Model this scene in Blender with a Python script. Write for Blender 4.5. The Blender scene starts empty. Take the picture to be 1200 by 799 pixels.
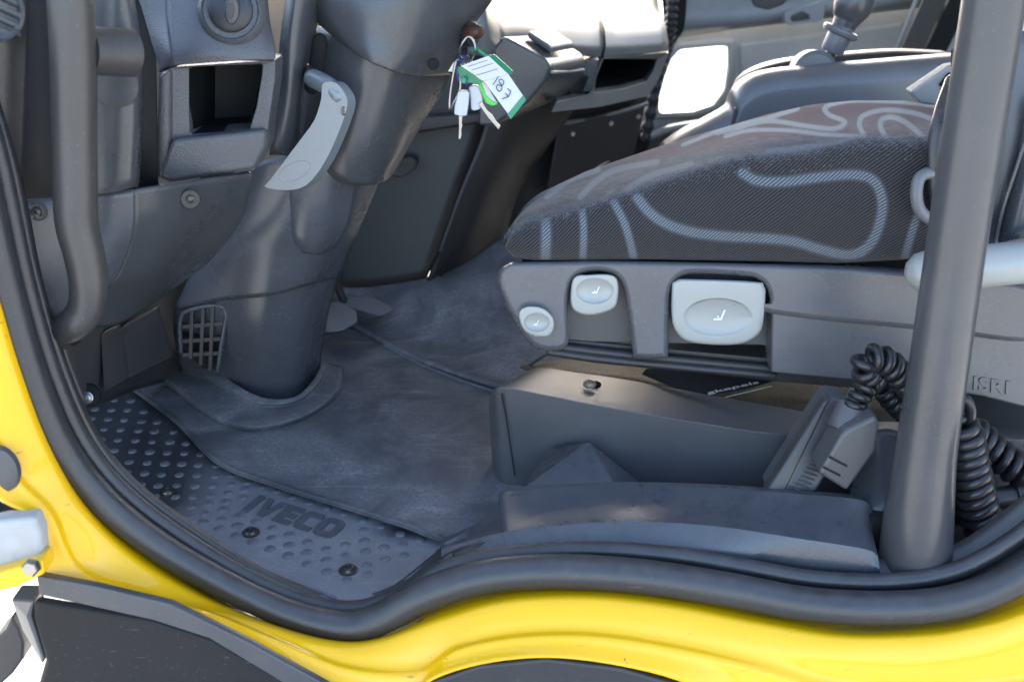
import bpy, bmesh, math, random
import numpy as np
from mathutils import Vector, Matrix
from mathutils.bvhtree import BVHTree
random.seed(7); rng = np.random.default_rng(7)
S = bpy.context.scene
COL = S.collection
R = math.radians

# ------------------------------------------------------------------ camera
PITCH, FPX = R(22.0), 1300.0
CAM = Vector((0, 0, 0.70))
cd = bpy.data.cameras.new('camera'); cam = bpy.data.objects.new('camera', cd); COL.objects.link(cam)
cam.location = CAM; cam.rotation_euler = (R(90) - PITCH, 0, 0)
cd.sensor_width = 36; cd.lens = 36 * FPX / 1200; cd.clip_start = 0.02; cd.clip_end = 3000
cd.dof.use_dof = True; cd.dof.focus_distance = 1.42; cd.dof.aperture_fstop = 5.6
S.camera = cam
# ------------------------------------------------------------------ world, sun, exposure
SUN_DIR = Vector((0.02, 0.84, 0.545)).normalized()      # towards the sun
w = bpy.data.worlds.new("World"); S.world = w; w.use_nodes = True
nt = w.node_tree; nt.nodes.clear()
sky = nt.nodes.new('ShaderNodeTexSky'); sky.sky_type = 'NISHITA'; sky.sun_disc = False
sky.sun_elevation = math.asin(SUN_DIR.z); sky.sun_rotation = math.atan2(SUN_DIR.x, SUN_DIR.y)
sky.air_density = .9; sky.dust_density = 3.0; sky.ozone_density = .9
bg = nt.nodes.new('ShaderNodeBackground'); bg.inputs['Strength'].default_value = 0.15
out = nt.nodes.new('ShaderNodeOutputWorld')
nt.links.new(sky.outputs[0], bg.inputs[0]); nt.links.new(bg.outputs[0], out.inputs[0])
sl = bpy.data.lights.new('sun', 'SUN'); sl.energy = 3.0; sl.angle = R(0.5); sl.color = (1, .93, .82)
sun = bpy.data.objects.new('sun', sl); COL.objects.link(sun)
sun.rotation_euler = SUN_DIR.to_track_quat('Z', 'Y').to_euler(); sun.location = (-3, 4, 5)
S.view_settings.view_transform = 'Standard'; S.view_settings.look = 'None'
S.view_settings.exposure = 2.62; S.view_settings.gamma = 1; S.view_settings.use_curve_mapping = False
S.cycles.max_bounces = 8; S.cycles.diffuse_bounces = 4; S.cycles.use_denoising = True
S.cycles.sample_clamp_indirect = 6

# ------------------------------------------------------------------ geometry helpers
CP, SP = math.cos(PITCH), math.sin(PITCH)
def ray(px, py):
    u = (px - 600) / FPX; v = (399.5 - py) / FPX
    return Vector((u, CP + v * SP, -SP + v * CP))
def P(px, py, y):                       # the point of the plane Y = y seen there
    d = ray(px, py); return CAM + d * (y / d.y)
def PZ(px, py, z):                      # the point of the plane Z = z seen there
    d = ray(px, py); return CAM + d * ((z - CAM.z) / d.z)
def PL(lst, y):
    return [P(a[0], a[1], a[2] if len(a) > 2 else y) for a in lst]
def proj(co):                           # numpy (n,3) -> pixels
    q = co - np.array(CAM); dep = q[:, 1] * CP - q[:, 2] * SP; up = q[:, 1] * SP + q[:, 2] * CP
    return np.stack([600 + FPX * q[:, 0] / dep, 399.5 - FPX * up / dep], 1)
def cr(pts, n=6, closed=False):         # Catmull-Rom (centripetal-free, passes through points)
    pts = [Vector(p) for p in pts]; m = len(pts); o = []
    for i in range(m if closed else m - 1):
        p1, p2 = pts[i], pts[(i + 1) % m]
        p0 = pts[(i - 1) % m] if closed or i > 0 else p1 * 2 - p2
        p3 = pts[(i + 2) % m] if closed or i + 2 < m else p2 * 2 - p1
        for k in range(n):
            t = k / n
            o.append(0.5 * ((2 * p1) + (p2 - p0) * t + (2 * p0 - 5 * p1 + 4 * p2 - p3) * t * t + (3 * p1 - p0 - 3 * p2 + p3) * t ** 3))
    if not closed: o.append(pts[-1])
    return o
def lin(pts, n):
    pts = [Vector(p) for p in pts]; o = []
    for a, b in zip(pts, pts[1:]):
        o += [a.lerp(b, k / n) for k in range(n)]
    return o + [pts[-1]]

def thing(name, label, cat, loc, group=None):
    o = bpy.data.objects.new(name, None); COL.objects.link(o); o.location = loc; o.empty_display_size = .05
    o['label'] = label; o['category'] = cat
    if group: o['group'] = group
    return o
def origin(p):
    v = Vector((0, 0, 0))
    while p is not None: v = v + p.location; p = p.parent
    return v
def mk(name, verts, faces, mat, parent, smooth=True, bevel=0, solid=0, seg=2, label=None, angle=35):
    og = origin(parent)
    me = bpy.data.meshes.new(name)
    me.from_pydata([tuple(Vector(v) - og) for v in verts], [], faces); me.update()
    if smooth: me.polygons.foreach_set('use_smooth', [True] * len(me.polygons))
    me.materials.append(mat)
    o = bpy.data.objects.new(name, me); COL.objects.link(o); o.parent = parent
    if solid:
        m = o.modifiers.new('s', 'SOLIDIFY'); m.thickness = solid; m.offset = -1
    if bevel:
        m = o.modifiers.new('b', 'BEVEL'); m.width = bevel; m.segments = seg if 'cover' not in name else 4; m.limit_method = 'ANGLE'; m.angle_limit = R(30)
    if bevel:
        m = o.modifiers.new('n', 'WEIGHTED_NORMAL'); m.keep_sharp = True
    elif smooth:
        me.set_sharp_from_angle(angle=R(angle)) if angle < 180 else None
    if label: o['label'] = label
    return o
def face_cam(verts, faces):             # consistent winding, outward = towards the doorway
    n = Vector((0, 0, 0)); c = Vector((0, 0, 0))
    for f in faces[::max(1, len(faces) // 60)]:
        a, b, d = Vector(verts[f[0]]), Vector(verts[f[1]]), Vector(verts[f[2]])
        n += (b - a).cross(d - a).normalized() * 1.0 if False else ((b - a).cross(d - a).normalized()) * (1 if True else 0)
        c += a
    c /= max(1, len(faces[::max(1, len(faces) // 60)]))
    if n.dot(CAM - c) < 0: faces = [tuple(reversed(f)) for f in faces]
    return faces
def patch(name, rows, mat, parent, solid=.004, n=(6, 6), mode='cc', bevel=0, label=None, angle=180):
    fu = cr if mode[0] == 'c' else lin; fv = cr if mode[1] == 'c' else lin
    rr = [fu(r, n[0]) for r in rows]
    cols = [fv([r[i] for r in rr], n[1]) for i in range(len(rr[0]))]
    nu, nv = len(cols), len(cols[0])
    verts = [cols[i][j] for i in range(nu) for j in range(nv)]
    faces = [(i * nv + j, (i + 1) * nv + j, (i + 1) * nv + j + 1, i * nv + j + 1) for i in range(nu - 1) for j in range(nv - 1)]
    faces = face_cam(verts, faces)
    return mk(name, verts, faces, mat, parent, solid=solid, bevel=bevel, label=label, angle=angle)
def prism(name, pts, depth, mat, parent, bevel=.003, seg=2, label=None, rnd=0, vec=None):
    if rnd: pts = cr(pts, rnd, True)
    d = Vector(vec) if vec is not None else Vector((0, depth, 0))
    m = len(pts); verts = [Vector(p) for p in pts] + [Vector(p) + d for p in pts]
    nrm = Vector((0, 0, 0))
    for i in range(m):
        nrm += verts[i].cross(verts[(i + 1) % m])
    fr = list(range(m))
    if nrm.dot(d) > 0: fr.reverse()
    faces = [tuple(fr)] + [tuple(m + i for i in reversed(fr))]
    for k in range(m):
        a, b = fr[k], fr[(k + 1) % m]
        faces.append((b, a, a + m, b + m))
    return mk(name, verts, faces, mat, parent, bevel=bevel, seg=seg, label=label)
def ringprism(name, outer, inner, depth, mat, parent, bevel=.003, label=None):
    m = len(outer); d = Vector((0, depth, 0)); o = [Vector(p) for p in outer]; i_ = [Vector(p) for p in inner]
    verts = o + i_ + [p + d for p in o] + [p + d for p in i_]; faces = []
    for k in range(m):
        l = (k + 1) % m
        faces += [(k, l, m + l, m + k), (2*m + l, 2*m + k, 3*m + k, 3*m + l), (l, k, 2*m + k, 2*m + l), (m + k, m + l, 3*m + l, 3*m + k)]
    ob = mk(name, verts, faces, mat, parent, bevel=bevel, label=label)
    bm = bmesh.new(); bm.from_mesh(ob.data); bmesh.ops.recalc_face_normals(bm, faces=bm.faces); bm.to_mesh(ob.data); bm.free()
    return ob
def tube(name, pts, r, mat, parent, n=16, sub=8, smoothpath=True, flat=None, label=None, roundcap=True, pre=None):
    p = cr(pts, sub) if smoothpath else [Vector(q) for q in pts]
    m = len(p); rad = r if callable(r) else ((lambda s: r) if not isinstance(r, (list, tuple)) else (lambda s: float(np.interp(s, np.linspace(0, 1, len(r)), r))))
    ss = [k / (m - 1) for k in range(m)]
    rr = [rad(s) for s in ss]
    if roundcap:                                        # hemispherical ends
        def cap(end):
            q, t = (p[0], (p[0] - p[1]).normalized()) if end == 0 else (p[-1], (p[-1] - p[-2]).normalized())
            r0 = rr[0] if end == 0 else rr[-1]
            return [(q + t * r0 * math.sin(a), max(1e-5, r0 * math.cos(a))) for a in (R(30), R(60), R(80))]
        a0 = cap(0)[::-1]; a1 = cap(1)
        p = [c[0] for c in a0] + p + [c[0] for c in a1]; rr = [c[1] for c in a0] + rr + [c[1] for c in a1]; m = len(p)
    verts = []; nrm = None
    for k in range(m):
        t = (p[min(k + 1, m - 1)] - p[max(k - 1, 0)]).normalized()
        if nrm is None:
            nrm = t.orthogonal() if flat is None else Vector(flat[0])
        nrm = (nrm - t * nrm.dot(t)).normalized(); b = t.cross(nrm)
        fa, fb = (1, 1) if flat is None else (1, flat[1])
        for j in range(n):
            a = 2 * math.pi * j / n
            verts.append(p[k] + nrm * (math.cos(a) * rr[k] * fa) + b * (math.sin(a) * rr[k] * fb))
    faces = [(k * n + j, k * n + (j + 1) % n, (k + 1) * n + (j + 1) % n, (k + 1) * n + j) for k in range(m - 1) for j in range(n)]
    faces += [tuple(reversed(range(n))), tuple((m - 1) * n + j for j in range(n))]
    return mk(name, verts, faces, mat, parent, label=label, angle=60)
def coil(name, path, Rr, wr, turns, mat, parent, n=8, per=14, ramp=.06):
    p = cr(path, 24); m = len(p); L = [0]
    for a, b in zip(p, p[1:]): L.append(L[-1] + (b - a).length)
    L = np.array(L) / L[-1]; A = np.array([tuple(q) for q in p])
    fr = []; nrm = None
    for k in range(m):
        t = (p[min(k + 1, m - 1)] - p[max(k - 1, 0)]).normalized()
        if nrm is None: nrm = t.orthogonal()
        nrm = (nrm - t * nrm.dot(t)).normalized(); fr.append((nrm.copy(), t.cross(nrm)))
    N = int(turns * per); pts = []
    for i in range(N + 1):
        s = i / N; c = Vector([float(np.interp(s, L, A[:, q])) for q in range(3)])
        k = min(m - 1, int(np.searchsorted(L, s))); a = 2 * math.pi * turns * s
        rad = Rr * min(1, s / ramp + .15, (1 - s) / ramp + .15) * (1 + .05 * math.sin(7 * s * turns))
        pts.append(c + fr[k][0] * math.cos(a) * rad + fr[k][1] * math.sin(a) * rad)
    return tube(name, pts, wr, mat, parent, n=n, smoothpath=False)
def lathe(name, prof, c, axis, mat, parent, n=32, label=None, sq=None):
    ax = Vector(axis).normalized(); u = ax.orthogonal().normalized() if sq is None else Vector(sq[0]).normalized(); v = ax.cross(u)
    ky = 1 if sq is None else sq[1]
    verts = [c + ax * h + (u * math.cos(2 * math.pi * j / n) + v * math.sin(2 * math.pi * j / n) * ky) * r for r, h in prof for j in range(n)]
    m = len(prof)
    faces = [(k * n + j, k * n + (j + 1) % n, (k + 1) * n + (j + 1) % n, (k + 1) * n + j) for k in range(m - 1) for j in range(n)]
    faces += [tuple(reversed(range(n))), tuple((m - 1) * n + j for j in range(n))]
    return mk(name, verts, faces, mat, parent, label=label, angle=40)
def letters(name, txt, o, xd, yd, h, ext, mat, parent, offset=0, shear=0):
    c = bpy.data.curves.new(name, 'FONT'); c.body = txt; c.size = 1; c.extrude = ext / h; c.offset = offset; c.shear = shear
    c.bevel_depth = 0.015; c.resolution_u = 4
    t = bpy.data.objects.new(name, c); COL.objects.link(t)
    me = bpy.data.meshes.new_from_object(t.evaluated_get(bpy.context.evaluated_depsgraph_get()))
    bpy.data.objects.remove(t)
    co = np.empty(len(me.vertices) * 3); me.vertices.foreach_get('co', co); co = co.reshape(-1, 3)
    x0, x1 = co[:, 0].min(), co[:, 0].max(); y0, y1 = 0, 0.729
    X = Vector(xd); Y = Vector(yd); N = X.cross(Y).normalized()
    og = origin(parent); a = (co[:, :1] - x0) / (x1 - x0); b = (co[:, 1:2] - y0) / (y1 - y0)
    w3 = np.array(o - og) + a * np.array(X) + b * np.array(Y) + co[:, 2:3] * h * np.array(N)
    me.vertices.foreach_set('co', w3.ravel()); me.update(); me.materials.clear(); me.materials.append(mat)
    ob = bpy.data.objects.new(name, me); COL.objects.link(ob); ob.parent = parent
    return ob
def dupe(src, world, parent, rot=None):
    o = src.copy(); COL.objects.link(o); o.parent = parent; o.location = Vector(world) - origin(parent)
    if rot is not None: o.rotation_euler = rot
    for ch in src.children:
        c = ch.copy(); COL.objects.link(c); c.parent = o
    return o

# ------------------------------------------------------------------ materials
def base(name):
    m = bpy.data.materials.new(name); m.use_nodes = True; t = m.node_tree
    b = t.nodes['Principled BSDF']
    def N(k, **kw):
        n = t.nodes.new('ShaderNode' + k)
        for a, v in kw.items():
            if a in n.inputs.keys(): n.inputs[a].default_value = v
            else: setattr(n, a, v)
        return n
    return m, t, b, N, t.links.new
def ramp(N, L, src, a, b):
    r = N('MapRange'); r.inputs[1].default_value = a; r.inputs[2].default_value = b; L(src, r.inputs[0]); return r.outputs[0]
def plastic(name, col, rough=.45, grain=700, bump=.12, dust=.25, dustcol=(.17, .16, .15), spec=.6, var=.38, speck=.45, scratch=.45):
    m, t, b, N, L = base(name)
    tc = N('TexCoord'); O = tc.outputs['Object']
    n1 = N('TexNoise', Scale=7.0, Detail=6.0, Roughness=.6); L(O, n1.inputs['Vector'])
    n2 = N('TexNoise', Scale=55.0, Detail=4.0); L(O, n2.inputs['Vector'])
    mx = N('Mix', data_type='RGBA'); mx.inputs[6].default_value = (*[c * (1 - var) for c in col], 1); mx.inputs[7].default_value = (*[c * (1 + var) for c in col], 1)
    L(n1.outputs[0], mx.inputs[0])
    g = N('NewGeometry'); sp = N('SeparateXYZ'); L(g.outputs['Normal'], sp.inputs[0])
    upz = ramp(N, L, sp.outputs[2], .1, .95)
    dm = N('Math', operation='MULTIPLY'); L(upz, dm.inputs[0]); L(ramp(N, L, n2.outputs[0], .1, .95), dm.inputs[1])
    dm2 = N('Math', operation='MULTIPLY'); L(dm.outputs[0], dm2.inputs[0]); dm2.inputs[1].default_value = dust
    n3 = N('TexNoise', Scale=230.0, Detail=1.0); L(O, n3.inputs['Vector'])
    sk = N('Math', operation='MULTIPLY'); L(ramp(N, L, n3.outputs[0], .70, .76), sk.inputs[0]); sk.inputs[1].default_value = speck
    # fine scratches: stretched noise
    mp = N('Mapping'); mp.inputs['Rotation'].default_value = (.4, .7, .5); mp.inputs['Scale'].default_value = (30, 400, 400); L(O, mp.inputs[0])
    n4 = N('TexNoise', Scale=1.0, Detail=2.0); L(mp.outputs[0], n4.inputs['Vector'])
    sc = N('Math', operation='MULTIPLY'); L(ramp(N, L, n4.outputs[0], .70, .78), sc.inputs[0]); sc.inputs[1].default_value = scratch
    a1 = N('Math', operation='MAXIMUM'); L(dm2.outputs[0], a1.inputs[0]); L(sk.outputs[0], a1.inputs[1])
    a2 = N('Math', operation='MAXIMUM'); L(a1.outputs[0], a2.inputs[0]); L(sc.outputs[0], a2.inputs[1])
    m2 = N('Mix', data_type='RGBA'); L(a2.outputs[0], m2.inputs[0]); L(mx.outputs[2], m2.inputs[6]); m2.inputs[7].default_value = (*dustcol, 1)
    L(m2.outputs[2], b.inputs['Base Color'])
    rr = N('MapRange'); rr.inputs[3].default_value = rough - .10; rr.inputs[4].default_value = rough + .10; L(n1.outputs[0], rr.inputs[0])
    ra = N('Math', operation='ADD'); L(rr.outputs[0], ra.inputs[0])
    rm = N('Math', operation='MULTIPLY'); L(a2.outputs[0], rm.inputs[0]); rm.inputs[1].default_value = .25; L(rm.outputs[0], ra.inputs[1])
    L(ra.outputs[0], b.inputs['Roughness'])
    b.inputs['Specular IOR Level'].default_value = spec
    v = N('TexVoronoi', Scale=float(grain)); L(O, v.inputs['Vector'])
    bp = N('Bump', Strength=bump, Distance=.0008); L(v.outputs['Distance'], bp.inputs['Height']); L(bp.outputs[0], b.inputs['Normal'])
    return m
def simple(name, col, rough=.4, metal=0, spec=.5, bump=0, scale=300, var=.15):
    m, t, b, N, L = base(name)
    tc = N('TexCoord'); n1 = N('TexNoise', Scale=float(scale), Detail=4.0); L(tc.outputs['Object'], n1.inputs['Vector'])
    mx = N('Mix', data_type='RGBA'); mx.inputs[6].default_value = (*[c * (1 - var) for c in col], 1); mx.inputs[7].default_value = (*[min(1, c * (1 + var)) for c in col], 1)
    L(n1.outputs[0], mx.inputs[0]); L(mx.outputs[2], b.inputs['Base Color'])
    b.inputs['Roughness'].default_value = rough; b.inputs['Metallic'].default_value = metal; b.inputs['Specular IOR Level'].default_value = spec
    if bump:
        bp = N('Bump', Strength=bump, Distance=.001); L(n1.outputs[0], bp.inputs['Height']); L(bp.outputs[0], b.inputs['Normal'])
    return m

M = {}
M['dash'] = plastic('dash_plastic', (.058, .060, .064), .29, bump=.10)
M['dash2'] = plastic('dash_plastic_blue', (.068, .073, .083), .27, bump=.08)
M['leather'] = plastic('grained_dash_skin', (.078, .080, .086), .44, grain=420, bump=.55, speck=.1, scratch=0)
M['dark'] = plastic('dark_plastic', (.022, .022, .024), .45, dust=.12, speck=.15)
M['black'] = plastic('black_trim', (.007, .008, .009), .55, dust=.03, speck=.05, scratch=0, spec=.2)
M['wall'] = plastic('footwell_wall_plastic', (.050, .047, .044), .42, dust=.2)
M['housing'] = plastic('step_housing_plastic', (.014, .014, .015), .5, dust=.05, speck=.2, spec=.25)
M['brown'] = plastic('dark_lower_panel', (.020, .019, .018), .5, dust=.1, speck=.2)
M['seal'] = plastic('seal_rubber', (.024, .025, .027), .36, grain=250, bump=.2, dust=.42, dustcol=(.14, .135, .13), speck=.25)
M['trim'] = plastic('sill_plastic', (.058, .064, .073), .24, dust=.5, dustcol=(.12, .12, .125), grain=500, bump=.15)
M['box'] = plastic('seat_box_plastic', (.070, .072, .076), .38, dust=.45, dustcol=(.13, .12, .105), grain=600, bump=.12)
M['skirt'] = plastic('seat_skirt_plastic', (.098, .100, .105), .27, dust=.3, dustcol=(.2, .19, .17), grain=600, bump=.10)
M['greydoor'] = plastic('door_plastic_grey', (.32, .315, .295), .55, dust=.1, speck=.05, scratch=0)
M['bluegrey'] = plastic('door_top_grey', (.20, .21, .22), .5, dust=.1, speck=.05, scratch=0)
M['console'] = plastic('console_grey', (.12, .124, .132), .36, dust=.3, speck=.2)
M['button'] = plastic('pale_button', (.33, .34, .315), .30, grain=900, bump=.02, dust=.1, var=.05, speck=.1, scratch=.1)
M['lever'] = simple('silver_lever_paint', (.20, .225, .24), .34, metal=.3, bump=.05, var=.08)
M['handle'] = plastic('handle_rubber', (.048, .045, .042), .40, grain=400, bump=.12, dust=.1, scratch=.5)
M['pole'] = plastic('pole_coating', (.055, .056, .060), .30, grain=350, bump=.10, dust=.1, scratch=.4, speck=.2)
M['metal'] = simple('steel', (.33, .33, .32), .32, metal=1)
M['bolt'] = simple('dark_screw', (.10, .095, .09), .35, metal=.8)
M['rust'] = simple('rusty_screw', (.35, .27, .2), .45, metal=.6, scale=500, var=.5)
M['hinge'] = simple('grey_hinge_paint', (.40, .40, .39), .55, scale=60, var=.25, bump=.1)
M['white'] = simple('white_plastic', (.52, .54, .57), .35, var=.04)
M['paper'] = simple('label_paper', (.60, .62, .65), .7, var=.03)
M['green'] = simple('green_plastic', (.02, .22, .10), .3, var=.08)
M['lime'] = simple('lime_plastic', (.08, .55, .08), .3, var=.08)
M['blue'] = simple('blue_plastic', (.02, .03, .22), .3, var=.08)
M['ink'] = simple('ink', (.02, .02, .05), .6)
M['print'] = simple('grey_print', (.75, .78, .78), .6)
M['faint'] = simple('faded_print', (.32, .31, .28), .7)
M['hole'] = simple('cavity_shade', (.006, .006, .006), .8)  # near-black colour standing in for the shade inside gaps and recesses
M['cord'] = simple('glossy_cord', (.020, .020, .022), .28, var=.2)
M['shell'] = simple('cab_lining', (.30, .29, .27), .8, scale=40)
M['red'] = simple('brown_plastic', (.07, .03, .02), .4)
M['yellowtip'] = simple('greenish_bit', (.12, .11, .03), .6)

def yellow():
    m, t, b, N, L = base('yellow_paint')
    tc = N('TexCoord'); O = tc.outputs['Object']
    n1 = N('TexNoise', Scale=5.0, Detail=5.0); L(O, n1.inputs['Vector'])
    mx = N('Mix', data_type='RGBA'); mx.inputs[6].default_value = (.85, .46, .002, 1); mx.inputs[7].default_value = (.89, .50, .004, 1); L(n1.outputs[0], mx.inputs[0])
    n2 = N('TexNoise', Scale=120.0, Detail=3.0, Roughness=.7); L(O, n2.inputs['Vector'])
    mp = N('Mapping'); mp.inputs['Scale'].default_value = (20, 60, 140); mp.inputs['Rotation'].default_value = (0, .5, 0); L(O, mp.inputs[0])
    n3 = N('TexNoise', Scale=1.0, Detail=3.0); L(mp.outputs[0], n3.inputs['Vector'])
    s1 = ramp(N, L, n2.outputs[0], .69, .75); s2 = ramp(N, L, n3.outputs[0], .70, .76)
    mm = N('Math', operation='MAXIMUM'); L(s1, mm.inputs[0]); L(s2, mm.inputs[1])
    m3 = N('Math', operation='MULTIPLY'); L(mm.outputs[0], m3.inputs[0]); m3.inputs[1].default_value = .7
    m2 = N('Mix', data_type='RGBA'); L(m3.outputs[0], m2.inputs[0]); L(mx.outputs[2], m2.inputs[6]); m2.inputs[7].default_value = (.22, .13, .03, 1)
    L(m2.outputs[2], b.inputs['Base Color']); b.inputs['Roughness'].default_value = .28
    b.inputs['Coat Weight'].default_value = .65; b.inputs['Coat Roughness'].default_value = .03; b.inputs['Specular IOR Level'].default_value = .25
    return m
M['yellow'] = yellow()
def rubber(name, col, dcol, studs=False):
    m, t, b, N, L = base(name)
    tc = N('TexCoord'); O = tc.outputs['Object']
    n1 = N('TexNoise', Scale=9.0 if not studs else 6.0, Detail=7.0, Roughness=.62, Distortion=.6); L(O, n1.inputs['Vector'])
    mp = N('Mapping'); mp.inputs['Rotation'].default_value = (0, 0, .5); mp.inputs['Scale'].default_value = (6, 34, 6); L(O, mp.inputs[0])
    n2 = N('TexNoise', Scale=1.0, Detail=5.0, Distortion=1.2); L(mp.outputs[0], n2.inputs['Vector'])
    n3 = N('TexNoise', Scale=180.0, Detail=3.0, Roughness=.7); L(O, n3.inputs['Vector'])
    d = N('Math', operation='ADD'); L(ramp(N, L, n1.outputs[0], .40, .70), d.inputs[0]); L(ramp(N, L, n2.outputs[0], .55, .85), d.inputs[1])
    d2 = N('Math', operation='MULTIPLY'); L(d.outputs[0], d2.inputs[0]); L(ramp(N, L, n3.outputs[0], .2, .7), d2.inputs[1])
    if studs:                                               # dried dusty zone round the lettering, damp dark zones beside it
        at = N('Attribute', attribute_name='damp')
        ad = N('Math', operation='MULTIPLY_ADD'); L(n1.outputs[0], ad.inputs[0]); ad.inputs[1].default_value = .9; L(at.outputs['Fac'], ad.inputs[2])
        dm = ramp(N, L, ad.outputs[0], .72, 1.22)
        iv = N('Math', operation='SUBTRACT'); iv.inputs[0].default_value = 1; L(dm, iv.inputs[1])
        d3 = N('Math', operation='MULTIPLY'); L(iv.outputs[0], d3.inputs[0])
        q = N('Math', operation='MULTIPLY_ADD'); L(d2.outputs[0], q.inputs[0]); q.inputs[1].default_value = .45; q.inputs[2].default_value = .5
        L(q.outputs[0], d3.inputs[1]); fac = d3.outputs[0]
        rg = N('MapRange'); rg.inputs[3].default_value = .42; rg.inputs[4].default_value = .65; L(iv.outputs[0], rg.inputs[0]); L(rg.outputs[0], b.inputs['Roughness'])
    else:
        f = N('Math', operation='MULTIPLY'); L(d2.outputs[0], f.inputs[0]); f.inputs[1].default_value = .8; fac = f.outputs[0]
        rg = N('MapRange'); rg.inputs[3].default_value = .42; rg.inputs[4].default_value = .7; L(n1.outputs[0], rg.inputs[0]); L(rg.outputs[0], b.inputs['Roughness'])
    sk = ramp(N, L, n3.outputs[0], .74, .80); mxx = N('Math', operation='MAXIMUM'); L(fac, mxx.inputs[0]); L(sk, mxx.inputs[1])
    mx = N('Mix', data_type='RGBA'); mx.inputs[6].default_value = (*col, 1); mx.inputs[7].default_value = (*dcol, 1); L(mxx.outputs[0], mx.inputs[0])
    L(mx.outputs[2], b.inputs['Base Color']); b.inputs['Specular IOR Level'].default_value = .4
    v = N('TexVoronoi', Scale=420.0); L(O, v.inputs['Vector'])
    bp = N('Bump', Strength=.25, Distance=.001); L(v.outputs['Distance'], bp.inputs['Height'])
    b2 = N('Bump', Strength=.25, Distance=.004); L(n1.outputs[0], b2.inputs['Height']); L(bp.outputs[0], b2.inputs['Normal'])
    L(b2.outputs[0], b.inputs['Normal'])
    return m
M['mat'] = rubber('floor_rubber', (.080, .085, .094), (.30, .30, .305))
M['tread'] = rubber('tread_rubber', (.042, .045, .051), (.30, .30, .31), True)
M['stud'] = simple('stud_rubber', (.125, .13, .142), .55, scale=150, var=.55)
M['letter'] = simple('lettering_rubber', (.080, .084, .094), .5, scale=120, var=.3)
def rustfloor():
    m, t, b, N, L = base('dusty_base_metal')
    tc = N('TexCoord'); O = tc.outputs['Object']
    n1 = N('TexNoise', Scale=40.0, Detail=6.0); L(O, n1.inputs['Vector'])
    n3 = N('TexNoise', Scale=450.0, Detail=2.0); L(O, n3.inputs['Vector'])
    mx = N('Mix', data_type='RGBA'); mx.inputs[6].default_value = (.036, .026, .014, 1); mx.inputs[7].default_value = (.11, .08, .045, 1); L(n1.outputs[0], mx.inputs[0])
    m2 = N('Mix', data_type='RGBA'); L(ramp(N, L, n3.outputs[0], .66, .72), m2.inputs[0]); L(mx.outputs[2], m2.inputs[6]); m2.inputs[7].default_value = (.5, .42, .3, 1)
    L(m2.outputs[2], b.inputs['Base Color']); b.inputs['Roughness'].default_value = .7
    bp = N('Bump', Strength=.5, Distance=.001); L(n3.outputs[0], bp.inputs['Height']); L(bp.outputs[0], b.inputs['Normal'])
    return m
M['grime'] = rustfloor()
def concrete():
    m, t, b, N, L = base('pale_concrete')
    tc = N('TexCoord'); n1 = N('TexNoise', Scale=1.5, Detail=9.0, Roughness=.65); L(tc.outputs['Object'], n1.inputs['Vector'])
    mx = N('Mix', data_type='RGBA'); mx.inputs[6].default_value = (.36, .35, .33, 1); mx.inputs[7].default_value = (.5, .49, .46, 1); L(n1.outputs[0], mx.inputs[0])
    L(mx.outputs[2], b.inputs['Base Color']); b.inputs['Roughness'].default_value = .85
    return m
M['ground'] = concrete()
M['dashgrey'] = plastic('dash_top_grey', (.15, .15, .145), .48, dust=.15, speck=.1, scratch=0)
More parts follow.
